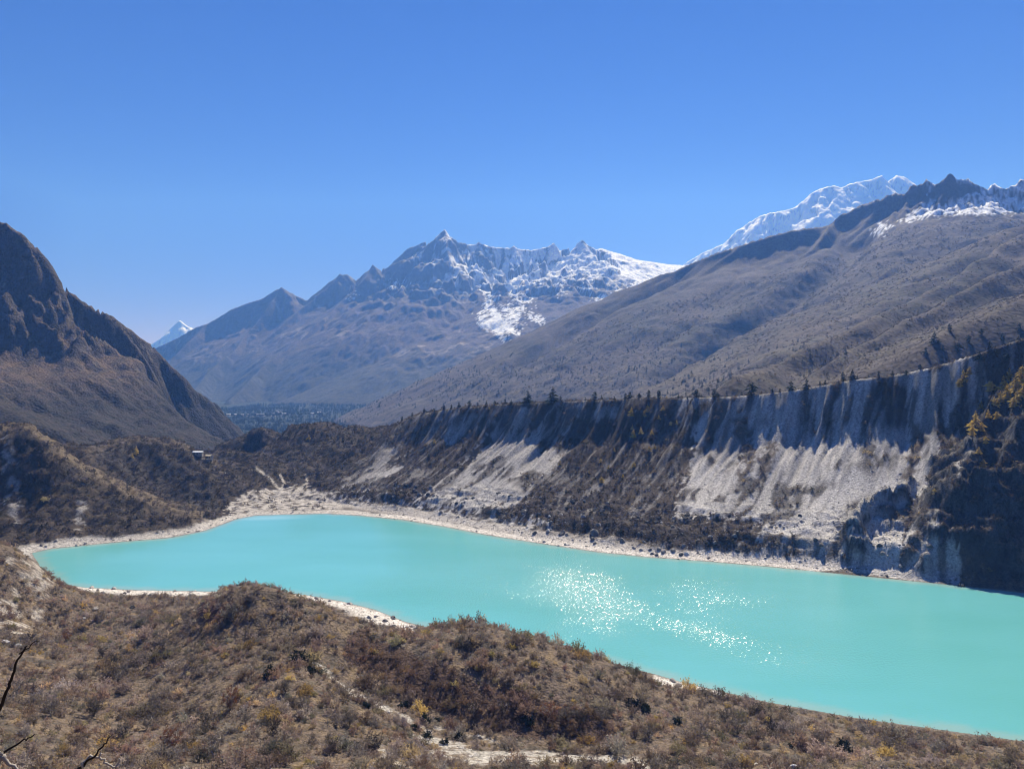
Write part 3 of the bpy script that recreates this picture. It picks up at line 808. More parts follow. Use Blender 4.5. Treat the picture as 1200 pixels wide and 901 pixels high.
def build_middle_mountain():
    xs = np.arange(-3700, 2600, 10.0); ys = np.arange(3600, 7900, 10.0)
    X, Y = np.meshgrid(xs, ys)
    wx = X + fbm(X / 420, Y / 420, 3, 141) * 30; wy = Y + fbm(X / 420, Y / 420, 3, 142) * 30
    D0 = 6600
    sk = R((100, 455, 5900), (178, 409, 6100), (205, 396, 6150), (230, 384, 6200), (245, 379, 6200), (270, 363, 6250), (290, 355, 6300), (310, 349, 6350), (325, 340, 6350), (332, 338, 6350),
           (345, 345, 6380), (360, 352, 6400), (385, 331, 6420), (398, 322, 6420), (408, 321, 6430), (418, 329, 6450), (428, 322, 6450), (438, 312, 6450), (446, 322, 6480), (470, 309, 6500),
           (482, 301, 6520), (495, 296, 6550), (508, 282, 6580), (516, 275, 6600), (522, 271, 6600), (528, 279, 6620), (535, 290, 6650), (548, 286, 6680), (562, 285, 6700), (575, 289, 6720),
           (600, 291, 6750), (622, 293, 6780), (640, 289, 6800), (648, 286, 6800), (656, 294, 6830), (672, 290, 6850), (685, 284, 6870), (694, 294, 6900),
           (706, 291, 6950), (722, 296, 7000), (745, 304, 7050), (775, 309, 7150), (800, 311, 7200), (900, 300, 7400), (1000, 310, 7600))
    spurs = [
        (R((522, 271, 6600), (528, 310, 6250), (500, 350, 5850), (455, 400, 5300), (400, 450, 4700), (370, 478, 4300)), .72),
        (R((548, 287, 6680), (565, 330, 6300), (560, 370, 5900), (530, 415, 5400), (480, 455, 4800), (450, 475, 4500)), .75),
        (R((438, 312, 6450), (400, 355, 6050), (350, 400, 5500), (300, 440, 5000), (270, 468, 4600)), .7),
        (R((332, 338, 6350), (290, 390, 5900), (250, 430, 5400), (220, 460, 5000)), .7),
        (R((398, 322, 6420), (350, 365, 6100), (300, 405, 5700)), .75),
        (R((482, 301, 6520), (440, 345, 6150), (410, 380, 5800)), .75),
        (R((622, 293, 6780), (615, 335, 6400), (600, 370, 6050), (590, 410, 5600), (560, 440, 5100)), .8),
        (R((685, 284, 6870), (680, 325, 6500), (655, 360, 6150), (650, 390, 5800), (640, 420, 5400)), .8),
        (R((745, 304, 7050), (735, 340, 6600), (720, 370, 6200)), .7),
        (R((245, 379, 6200), (205, 420, 5800), (170, 455, 5400)), .7),
    ]
    kk = 43
    sk2 = [q for q in sk if q[0] / q[1] > (683 - 600) / FPX]
    sk1 = [q for q in sk if q[0] / q[1] < (690 - 600) / FPX]
    rl = [(sk1, lambda d, z: .60 * d + .50 * np.minimum(d, 250)), (sk2, lin(.44))] + [(R(*q), lin(.85)) for q in (((522, 268, 6600), (530, 288, 6540)), ((685, 281, 6870), (690, 296, 6800)), ((438, 310, 6450), (430, 326, 6400)),
           ((332, 336, 6350), (322, 350, 6310)), ((398, 320, 6420), (392, 334, 6380)), ((648, 284, 6800), (645, 298, 6760)), ((562, 283, 6700), (560, 296, 6660)), ((600, 288, 6750), (603, 304, 6710)))] + [(p, lin(s)) for p, s in spurs]
    Z, D, U = ridge_field(wx, wy, rl, 13)
    env = smooth(0, 160, D)
    fl = ridged((U + fbm(X / 200, Y / 200, 3, 143) * 120) / 210, D / 1300, 4, 144, .42) - .68
    fl2 = ridged((U + fbm(X / 140, Y / 140, 2, 145) * 40) / 80, D / 700, 4, 146, .45) - .66
    high = smooth(500, 900, Z)
    rgt = smooth(120, 420, X - Y * .085)
    Z = Z + env * (fl * 190 + fl2 * 62) * (.17 + .83 * high) * (1 - .72 * rgt) + fbm(X / 90, Y / 90, 4, 147) * 3
    Z = np.maximum(Z, -160)
    Z = lerp(erode(Z.copy(), 10.0, 6000, 9, 60, 7), Z, smooth(500, 950, Z))
    Z = np.maximum(Z, -160)
    px, py, d = project(X, Y, Z)
    gy, gx = np.gradient(Z, ys, xs); slope = np.hypot(gx, gy)
    n = fbm(X / 90, Y / 90, 4, 148); n2 = fbm(X / 24, Y / 24, 3, 149); n3 = fbm(X / 400, Y / 400, 3, 150)
    c = col(.088, .066, .066) * np.ones(X.shape + (3,))
    c = mixc(c, col(.09, .072, .062), smooth(-.2, .5, n))
    c = mixc(c, col(.035, .04, .028), (1 - smooth(60, 330, Z + n * 120)) * .75)
    c = mixc(c, col(.13, .12, .115), high * .8)
    # pale debris runs
    run = ridged((U + fbm(X / 150, Y / 150, 3, 151) * 60) / 170, D / 1500, 2, 152)
    c = mixc(c, col(.30, .26, .23), smooth(.86, .96, run) * smooth(100, 300, Z) * .6)
    jx = px + n2 * 9 + n * 8; jy = py + n2 * 6 + n * 4
    def P(*p): return in_poly(jx, jy, p).astype(float)
    line = smooth(640, 900, Z + n * 90 + n2 * 60)
    n4 = fbm(X / 100 + U / 80, Y / 100, 3, 154)
    thin = line * smooth(-.26, .0, n4 * .7 + n2 * .07 - (fl + .2) * .9 - (slope - 1.1) * .2 + .3 * rgt + .25 * smooth(530, 620, px)) * smooth(470, 530, px)
    snow = thin * .85
    for p in ([(604, 300), (640, 298), (648, 286), (665, 300), (684, 292), (672, 305), (656, 310), (640, 312), (620, 330), (600, 345), (595, 335)],
              [(696, 288), (725, 295), (760, 304), (808, 306), (808, 322), (780, 336), (760, 344), (738, 352), (705, 366), (712, 350), (732, 338), (748, 326), (725, 322), (705, 312), (692, 300)], [(688, 300), (698, 300), (695, 325), (690, 346), (682, 346), (686, 320)], [(700, 352), (716, 346), (712, 366), (690, 376)],
              [(560, 370), (575, 352), (590, 372), (600, 390), (585, 398), (575, 385), (563, 385)],
              [(592, 362), (620, 345), (626, 346), (608, 370), (604, 392), (596, 390)],
              [(546, 300), (556, 300), (582, 352), (572, 354)], [(585, 298), (594, 298), (608, 345), (598, 350)], [(608, 332), (642, 318), (642, 326), (612, 342)], [(660, 300), (668, 300), (660, 340), (650, 352)],
              [(622, 372), (632, 367), (638, 376), (626, 380)], [(452, 338), (475, 324), (476, 330), (460, 338)], [(405, 352), (422, 340), (416, 350)],
              [(478, 303), (492, 296), (500, 292), (502, 298), (490, 302)]):
        snow = np.maximum(snow, P(*p) * smooth(-.8, -.5, n4 * .8 - (slope - .9) * .35 - (fl2 + .2) * .9))
    c = mixc(c, col(.80, .82, .86), snow)
    link('middle_mountain', grid_mesh('middle_mountain', xs, ys, Z, np.clip(c, .01, .9)), terrain_mat('middle_mountain_rock', .04, .35, .5, 7), kind='structure')


def snow_peak(name, sk, x0, x1, y0, y1, cell, slope, seed, fl_amp):
    xs = np.arange(x0, x1, cell); ys = np.arange(y0, y1, cell)
    X, Y = np.meshgrid(xs, ys)
    s = cell * 30
    wx = X + fbm(X / s, Y / s, 3, seed) * cell * 3; wy = Y + fbm(X / s, Y / s, 3, seed + 1) * cell * 3
    Z, D, U = ridge_field(wx, wy, [(R(*sk), lin(slope))], cell)
    fl = ridged((U + fbm(X / (cell * 16), Y / (cell * 16), 3, seed + 2) * cell * 2.5) / (cell * 7), D / (cell * 160), 3, seed + 3) - .6
    Z = Z + smooth(0, cell * 8, D) * fl * fl_amp * .8 + fbm(X / (cell * 5), Y / (cell * 5), 4, seed + 4) * cell * .3
    Z = Z + (ridged(X / (cell * 14), Y / (cell * 14), 4, seed + 7) - .6) * cell * 1.3
    Z = np.maximum(Z, -200)
    gy, gx = np.gradient(Z, ys, xs); sl_ = np.hypot(gx, gy)
    n = fbm(X / (cell * 4), Y / (cell * 4), 4, seed + 5)
    c = col(.84, .86, .90) * np.ones(X.shape + (3,))
    c = mixc(c, col(.16, .15, .15), smooth(.45, .75, n + (sl_ - slope) * .4) * .7)
    link(name, grid_mesh(name, xs, ys, Z, c), terrain_mat(name + '_snow', .02, .12, .7, 10, rough=.7), kind='structure')


build_left_mountain(); print('left', time.time() - T0)
build_right_mountain(); print('right', time.time() - T0)
build_middle_mountain(); print('mid', time.time() - T0)
snow_peak('far_snow_mountain', [(700, 360, 9400), (790, 318, 9300), (820, 296, 9200), (845, 286, 9150), (860, 274, 9100), (872, 263, 9100), (890, 252, 9050), (915, 247, 9000), (938, 242, 9000),
                                (947, 233, 9000), (953, 224, 9000), (962, 221, 9000), (978, 217, 9000), (990, 219, 9000), (1005, 213, 9000), (1018, 211, 9000), (1031, 206, 9000), (1040, 213, 9050),
                                (1049, 206, 9100), (1060, 208, 9120), (1070, 216, 9150), (1110, 235, 9200), (1200, 255, 9300)], 900, 6800, 7900, 10200, 13, 1.0, 171, 120)
snow_peak('distant_snow_mountain', [(120, 440, 10500), (165, 410, 10500), (180, 401, 10500), (192, 395, 10500), (201, 387, 10500), (211, 375.5, 10500), (222, 383, 10500), (250, 392, 10600), (300, 402, 10700)],
          -6200, -3000, 9600, 11400, 14, 1.15, 181, 55)


def build_valley():
    xs = np.concatenate([np.linspace(-30000, -4200, 12), np.arange(-4000, 4000, 40.0), np.linspace(4200, 30000, 12)])
    ys = np.concatenate([np.linspace(-12000, 600, 8), np.arange(800, 5200, 25.0), np.linspace(5400, 40000, 14)])
    X, Y = np.meshgrid(xs, ys)
    Z = -92 + fbm(X / 300, Y / 300, 4, 191) * 9 * smooth(900, 1400, Y)
    # spur of forest at the left of the valley
    px, py, d = project(X, Y, Z)
    n = fbm(X / 60, Y / 60, 3, 192)
    c = col(.018, .026, .018) * (1 + n[..., None] * .5)
    dd, _ = dist_poly(X, Y, [at_z(262, 487, -90)[:2], at_z(300, 488.5, -90)[:2], at_z(330, 485, -90)[:2]])
    c = mixc(c, col(.5, .47, .43), (1 - smooth(18, 45, dd)) * smooth(-.3, .2, n))
    GRID['valley'] = (xs, ys, Z, c)
    link('valley_floor', grid_mesh('valley_floor', xs, ys, Z, np.clip(c, .01, .9)), terrain_mat('valley_forest_floor', .06, .5, .8, 5), kind='structure')


build_valley()

# ------------------------------------------------------------------ haze
def build_haze(density):
    x0, x1, y0, y1, z0, z1 = -6600, 7200, -1500, 11600, -201, 2620
    v = [(x, y, z) for z in (z0, z1) for y in (y0, y1) for x in (x0, x1)]
    f = [(0, 2, 3, 1), (4, 5, 7, 6), (0, 1, 5, 4), (2, 6, 7, 3), (0, 4, 6, 2), (1, 3, 7, 5)]
    me = bpy.data.meshes.new('haze'); me.from_pydata(v, [], f); me.update()
    m = bpy.data.materials.new('thin_air'); nt = nodes(m); m.cycles.volume_sampling = 'DISTANCE'
    out = N(nt, 'ShaderNodeOutputMaterial'); vv = N(nt, 'ShaderNodeVolumePrincipled')
    vv.inputs['Color'].default_value = (.15, .37, 1.0, 1); vv.inputs['Density'].default_value = density
    vv.inputs['Anisotropy'].default_value = 0.2
    vv.inputs['Absorption Color'].default_value = (1, 1, 1, 1)
    nt.links.new(vv.outputs[0], out.inputs['Volume'])
    link('haze', me, m, kind='stuff', label='thin blue air between the viewer and the far mountains')


build_haze(8.5e-5)
print('terrain done', time.time() - T0)

# ------------------------------------------------------------------ planting helpers
def sample(gname, x, y, layer=2):
    g = GRID[gname]; xs, ys, A = g[0], g[1], g[layer]
    x = np.asarray(x, float); y = np.asarray(y, float)
    i = np.clip(np.searchsorted(xs, x) - 1, 0, len(xs) - 2); j = np.clip(np.searchsorted(ys, y) - 1, 0, len(ys) - 2)
    fx = np.clip((x - xs[i]) / (xs[i + 1] - xs[i]), 0, 1); fy = np.clip((y - ys[j]) / (ys[j + 1] - ys[j]), 0, 1)
    if A.ndim == 3:
        fx = fx[..., None]; fy = fy[..., None]
    return (A[j, i] * (1 - fx) + A[j, i + 1] * fx) * (1 - fy) + (A[j + 1, i] * (1 - fx) + A[j + 1, i + 1] * fx) * fy


def hit(px, py, gname='ground', y0=60, y1=1255, n=1600):
    """first point where the line of sight meets the terrain"""
    Ys = np.geomspace(y0, y1, n)
    p = at(px, py, Ys)
    z = sample(gname, p[:, 0], p[:, 1])
    b = np.nonzero(p[:, 2] <= z)[0]
    k = b[0] if len(b) else n - 1
    return np.array([p[k, 0], p[k, 1], z[k]])


def visible(x, y, z, margin=1.0, n=40):
    """is the line of sight from the camera to the point clear of the ground?"""
    ok = np.ones(len(x), bool)
    for f in np.linspace(.12, .985, n):
        g = sample('ground', x * f, y * f)
        ok &= (CAMZ + (z - CAMZ) * f + margin) > g
    return ok


def unit(v):
    return v / (np.linalg.norm(v, axis=-1, keepdims=True) + 1e-9)


def blades(p, d, L, w, g):
    """narrow triangles from points p along d"""
    side = unit(np.cross(d, g.normal(size=p.shape)))
    a = p + side * (w / 2)[:, None]; b = p - side * (w / 2)[:, None]; c = p + d * L[:, None]
    n = len(p)
    return np.stack([a, b, c], 1).reshape(-1, 3), np.arange(3 * n).reshape(n, 3)


def join(parts):
    V = []; F = []; o = 0
    for v, f in parts:
        V.append(v); F.append(f + o); o += len(v)
    return np.concatenate(V), np.concatenate(F)


def shrub_geo(seed, n_stem, n_twig, n_leaf, leaf=.12, open_=1.0):
    g = np.random.default_rng(seed)
    az = g.random(n_stem) * 2 * np.pi; tl = np.arccos(1 - g.random(n_stem) * .80) * open_
    d = np.stack([np.sin(tl) * np.cos(az), np.sin(tl) * np.sin(az), np.cos(tl)], -1)
    L = g.uniform(.65, 1.05, n_stem) * (1 - .25 * np.sin(tl)) * (1 + .25 * np.sin(az * 2 + seed))
    p0 = g.normal(size=(n_stem, 3)) * [.10, .10, .02]
    parts = [blades(p0, d, L, np.full(n_stem, .045), g)]
    i = g.integers(0, n_stem, n_twig); f = g.uniform(.35, .95, n_twig)
    p = p0[i] + d[i] * (L[i] * f)[:, None]
    dd = unit(d[i] + g.normal(size=(n_twig, 3)) * .55 + [0, 0, .15])
    parts.append(blades(p, dd, g.uniform(.16, .34, n_twig), g.uniform(.03, .06, n_twig), g))
    i = g.integers(0, n_stem, n_leaf); f = g.uniform(.6, 1.08, n_leaf)
    p = p0[i] + d[i] * (L[i] * f)[:, None] + g.normal(size=(n_leaf, 3)) * .10
    p[:, 2] = np.maximum(p[:, 2], .03)
    parts.append(blades(p, unit(g.normal(size=(n_leaf, 3)) + d[i] * .6), g.uniform(.7, 1.5, n_leaf) * leaf * 1.4, g.uniform(.6, 1.2, n_leaf) * leaf, g))
    return join(parts)


def tube(path, rad, k=6):
    path = np.asarray(path, float); rad = np.asarray(rad, float); n = len(path)
    V = []
    for i in range(n):
        t = unit(path[min(i + 1, n - 1)] - path[max(i - 1, 0)])
        a = unit(np.cross(t, [.3, .9, .2])); b = np.cross(t, a)
        for j in range(k):
            q = 2 * np.pi * j / k
            V.append(path[i] + rad[i] * (math.cos(q) * a + math.sin(q) * b))
    F = []
    for i in range(n - 1):
        for j in range(k):
            a = i * k + j; b = i * k + (j + 1) % k
            F += [(a, b, b + k), (a, b + k, a + k)]
    V.append(path[-1]); c = len(V) - 1
    for j in range(k):
        F.append(((n - 1) * k + j, (n - 1) * k + (j + 1) % k, c))
    return np.array(V), np.array(F)


def conifer_crown(seed, tiers=11, sparse=0.0, wide=.24):
    """unit height; drooping sprays in whorls"""
    g = np.random.default_rng(seed); P = []; D = []; L = []; Wd = []
    for k in range(tiers):
        f = k / (tiers - 1)
        z = .10 + .86 * f
        r = wide * ((1 - f) ** .8 if seed % 2 else math.sin(math.pi * (.15 + .85 * f)) ** .7 * .8) * g.uniform(.5, 1.35) + .015
        m = int(9 - 4 * f)
        for j in range(m):
            if g.random() < sparse: continue
            a = 2 * np.pi * (j + g.random() * .8) / m
            rr = r * g.uniform(.65, 1.25)
            for s in range(3):
                q = s / 3
                P.append([math.cos(a) * rr * q, math.sin(a) * rr * q, z - .25 * rr * q + .02 * g.normal()])
                aa = a + g.normal() * .5
                D.append([math.cos(aa), math.sin(aa), -.35 + g.normal() * .2]); L.append(rr * .75 + .02); Wd.append(.05 + .25 * rr)
    P = np.array(P); D = unit(np.array(D)); L = np.array(L); Wd = np.array(Wd)
    return blades(P, D, L, Wd, g)


def conifer_trunk():
    return tube([(0, 0, -.03), (0, 0, .3), (0, 0, .97)], [.022, .016, .003], 6)


def bare_tree_geo(seed):
    g = np.random.default_rng(seed); trunk = []; tw = []
    for s in range(g.integers(2, 4)):
        a = g.random() * 6.28; path = [np.array([0, 0, -.03])]; d = unit(np.array([math.cos(a) * .25, math.sin(a) * .25, 1.0]))
        for k in range(5):
            path.append(path[-1] + d * .13); d = unit(d + g.normal(size=3) * .22 + [0, 0, .05])
        path = np.array(path); trunk.append(tube(path, np.linspace(.022, .007, 6), 5))
        for k in range(1, 6):
            for m in range(4):
                q = path[k]; e = unit(g.normal(size=3) * [1, 1, .5] + [0, 0, .7]); bl = g.uniform(.18, .36)
                mid = q + e * bl * .5; e2 = unit(e + g.normal(size=3) * .3 + [0, 0, .2]); end = mid + e2 * bl * .5
                trunk.append(tube([q, mid, end], [.009, .006, .002], 3))
                n = 16
                f = g.random(n)[:, None]
                pp = mid + (end - mid) * f
                tw.append(blades(pp, unit(e2 + g.normal(size=(n, 3)) * .6), g.uniform(.07, .18, n), g.uniform(.010, .022, n), g))
    return join(trunk), join(tw)


def ico(seed, sub=2, flat=.7, rough=.28):
    import bmesh
    bm = bmesh.new(); bmesh.ops.create_icosphere(bm, subdivisions=sub, radius=1)
    v = np.array([x.co[:] for x in bm.verts]); f = np.array([[x.index for x in q.verts] for q in bm.faces]); bm.free()
    g = np.random.default_rng(seed)
    for k in range(9):                                   # planes that chop the block
        n = unit(g.normal(size=3)); c = g.uniform(.35, .75)
        e = v @ n - c
        v = v - np.maximum(e, 0)[:, None] * n
    v = v * (1 + g.normal(size=(len(v), 1)) * rough * .15) * [g.uniform(.8, 1.3), g.uniform(.7, 1.1), flat]
    return v, f


def scatter(geos, idx, pos, size, rot, colors, squash=None):
    """one mesh out of many placed copies; returns verts, faces, colours"""
    V = []; F = []; K = []; o = 0
    for gi, (gv, gf) in enumerate(geos):
        m = np.nonzero(idx == gi)[0]
        if not len(m): continue
        c, s_ = np.cos(rot[m]), np.sin(rot[m])
        x = gv[None, :, 0] * c[:, None] - gv[None, :, 1] * s_[:, None]
        y = gv[None, :, 0] * s_[:, None] + gv[None, :, 1] * c[:, None]
        z = np.repeat(gv[None, :, 2], len(m), 0)
        sq = np.ones(len(m)) if squash is None else squash[m]
        v = np.stack([x * size[m][:, None], y * size[m][:, None], z * (size[m] * sq)[:, None]], -1) + pos[m][:, None, :]
        V.append(v.reshape(-1, 3)); K.append(np.repeat(colors[m], len(gv), 0))
        F.append((gf[None] + (np.arange(len(m)) * len(gv))[:, None, None]).reshape(-1, gf.shape[1]) + o)
        o += len(m) * len(gv)
    return np.concatenate(V), np.concatenate(F), np.concatenate(K)


M_PLANT = plain_mat('twigs_and_leaves', None, objcolor=True, var=.35, scale=1.2, transl=.45)
M_PLANTV = plain_mat('scrub', None, vcol=True, var=.35, scale=1.2, transl=.5)
M_BARK = plain_mat('bark', (.09, .07, .055))
M_PALEBARK = plain_mat('weathered_bark', (.36, .32, .28))
M_NEEDLE = plain_mat('needles', None, objcolor=True, var=.3, scale=2, transl=.25)
M_STONE = plain_mat('stone', None, objcolor=True, var=.3, scale=2.5)
M_STONEV = plain_mat('loose_stone', None, vcol=True, var=.3, scale=1.5)

# ------------------------------------------------------------------ shrubs of the near slopes
SH = [shrub_geo(11 + k, 34, 260, 300, leaf=.09) for k in range(5)]
SHM = [mesh_from('shrub', v, f, False) for v, f in SH]
for m_ in SHM: m_.materials.append(M_PLANT)
SHS = [shrub_geo(31 + k, 18, 110, 110, leaf=.12) for k in range(4)]
SHT = [shrub_geo(51 + k, 7, 14, 22, leaf=.27) for k in range(4)]

PAL = [('grey-brown', (.335, .285, .245)), ('dark brown', (.20, .165, .14)), ('reddish-brown', (.27, .20, .16)), ('grey', (.33, .305, .285)),
       ('straw-coloured', (.46, .37, .235)), ('olive', (.27, .25, .16)), ('dusky green-grey', (.16, .165, .135)), ('golden', (.50, .385, .15))]
PALP = np.array([.32, .19, .12, .17, .09, .05, .03, .03])
ZONES = [
    ('on the steep slope at the very bottom', [(-50, 840), (430, 850), (500, 902), (-50, 902)]),
    ('on the flat between outcrop and hump', [(-50, 680), (235, 690), (240, 790), (-50, 800)]),
    ('on the rounded hump above the lake', [(225, 680), (420, 690), (420, 770), (230, 790)]),
    ('on the bank above the pale stream bed', [(420, 720), (560, 780), (760, 830), (740, 880), (560, 870), (430, 810)]),
    ('on the second ridge against the lake', [(430, 715), (640, 720), (800, 790), (800, 850), (740, 830), (560, 775)]),
    ('on the low point tapering along the lake', [(760, 780), (1220, 850), (1220, 905), (760, 905)]),
    ('between the hump and the pale stream bed', [(200, 760), (420, 770), (520, 860), (430, 860), (200, 850)]),
]


def zone_of(px, py):
    for nme, poly in ZONES:
        if in_poly(np.array([px]), np.array([py]), poly)[0]:
            return nme
    return 'on the near hillside'


def build_shrubs():
    g = np.random.default_rng(21)
    sp = 2.35
    gx, gy = np.meshgrid(np.arange(-330, 340, sp), np.arange(105, 445, sp))
    x = (gx + g.uniform(-.5, .5, gx.shape) * sp * 1.2).ravel(); y = (gy + g.uniform(-.5, .5, gx.shape) * sp * 1.2).ravel()
    sd = sample('ground', x, y, 4); t = sample('ground', x, y, 5); z = sample('ground', x, y)
    cc = sample('ground', x, y, 3); lum = cc.mean(-1)
    px, py, d = project(x, y, z)
    dens = .62 + fbm(x / 16, y / 16, 3, 201) * .5
    ok = (sd > 3.5) & (lum < .17) & (px > -60) & (px < 1260) & (py < 950) & (py > 600) & (g.random(len(x)) < dens) & (y < 445) & ~((y > 400) & (x > 0))
    x, y, z, px, py, d, sd = [a[ok] for a in (x, y, z, px, py, d, sd)]
    v = visible(x, y, z + 2.0); x, y, z, px, py, d, sd = [a[v] for a in (x, y, z, px, py, d, sd)]
    n = len(x)
    size = g.gamma(5, 1 / 5, n) * 1.75 * (1 + .25 * fbm(x / 20, y / 20, 2, 202))
    size = np.where(g.random(n) < .06, size * 1.6, size); size = np.clip(size, .7, 5.2) * np.where(py < 720, .9, 1)
    pn = fbm(x / 22, y / 22, 3, 203)
    kind = np.array([g.choice(8, p=PALP) for _ in range(n)])
    kind = np.where((pn > .35) & (g.random(n) < .6), 0, kind); kind = np.where((pn < -.4) & (g.random(n) < .5), 2, kind)
    base = np.array([p[1] for p in PAL])[kind]
    colr = base * .88 * (1 + .5 * np.clip(fbm(x / 30, y / 30, 3, 204), -.8, .8))[:, None] * g.uniform(.65, 1.3, (n, 1)) * g.normal(1, .03, (n, 3)) * np.array([1.07, 1.0, .95])
    bk = sample('ground', x, y, 8)[:, None]
    colr = colr * (1 - .45 * bk) * (1 + bk * np.array([.12, -.06, -.12]))
    rot = g.random(n) * 6.28; sq = g.uniform(.65, 1.15, n)
    inview = (px > 4) & (px < 1196) & (py - size / d * FPX * .5 < 897)
    app = np.where(inview, size / d, -1)
    big = np.argsort(-app)[:300]
    isbig = np.zeros(n, bool); isbig[big] = True
    for i in big:
        o = bpy.data.objects.new('shrub', SHM[g.integers(0, 5)]); C.objects.link(o)
        o.location = (x[i], y[i], z[i] - .05); o.rotation_euler = (0, 0, rot[i]); o.scale = (size[i], size[i], size[i] * sq[i])
        o.color = (*colr[i], 1)
        sz = 'large' if size[i] > 3.3 else 'small' if size[i] < 2.5 else 'middling'
        o['label'] = f'{sz} leafless {PAL[kind[i]][0]} shrub {zone_of(px[i], py[i])}'
        o['category'] = 'shrub'; o['group'] = 'leafless shrubs of the near slopes'
    r = ~isbig
    near = r & (d < 215); far = r & (d >= 215)
    pos = np.stack([x, y, z - .05], -1)
    V, F, K = zip(*[scatter(gs, g.integers(0, 4, n)[m], pos[m], size[m], rot[m], colr[m], sq[m]) for gs, m in ((SHS, near), (SHS, far))])
    F2 = np.concatenate([F[0], F[1] + len(V[0])])
    me = mesh_from('scrub', np.concatenate(V), F2, False, np.concatenate(K))
    link('scrub', me, M_PLANTV, kind='stuff', label='leafless brown scrub covering the near slopes', cat='scrub')
    print('shrubs', n, len(F2))
    # dry tussocks and twigs filling the gaps
    m_ = 42000
    x = g.uniform(-330, 340, m_); y = g.uniform(105, 445, m_)
    sd = sample('ground', x, y, 4); z = sample('ground', x, y); cc = sample('ground', x, y, 3); px, py, d = project(x, y, z)
    ok = (sd > 3) & (cc.mean(-1) < .2) & (px > -40) & (px < 1240) & (py < 930) & (py > 600) & ~((y > 400) & (x > 0))
    x, y, z = x[ok], y[ok], z[ok]; v = visible(x, y, z + .6); x, y, z = x[v], y[v], z[v]; n = len(x)
    tg = [shrub_geo(71 + k, 8, 6, 6, leaf=.3) for k in range(3)]
    ck = np.array([(.32, .24, .14), (.20, .15, .10), (.24, .21, .18), (.14, .11, .09)])[g.integers(0, 4, n)] * g.uniform(.7, 1.3, (n, 1))
    V, F, K = scatter(tg, g.integers(0, 3, n), np.stack([x, y, z - .03], -1), g.uniform(.3, .9, n), g.random(n) * 6.28, ck)
    link('dry_grass', mesh_from('dry_grass', V, F, False, K), M_PLANTV, kind='stuff', label='dry tussock grass between the shrubs', cat='grass')


build_shrubs(); print('shrubs', time.time() - T0)


def put(name, me, p, size, rot, color, label, cat, group=None, sq=1.0):
    o = bpy.data.objects.new(name, me); C.objects.link(o)
    o.location = p; o.rotation_euler = (0, 0, rot); o.scale = (size, size, size * sq)
    if color is not None: o.color = (*color, 1)
    o['label'] = label; o['category'] = cat
    if group: o['group'] = group
    return o


def tree(name, trunk_me, crown_me, p, h, rot, color, label, cat, group, wide=1.0):
    r = bpy.data.objects.new(name, None); C.objects.link(r)
    r.location = p; r.rotation_euler = (0, 0, rot); r.scale = (h * wide, h * wide, h); r.empty_display_size = .2
    r['label'] = label; r['category'] = cat
    if group: r['group'] = group
    for nm, me in (('trunk', trunk_me), ('crown', crown_me)):
        o = bpy.data.objects.new(nm, me); C.objects.link(o); o.parent = r; o.color = (*color, 1)
    return r


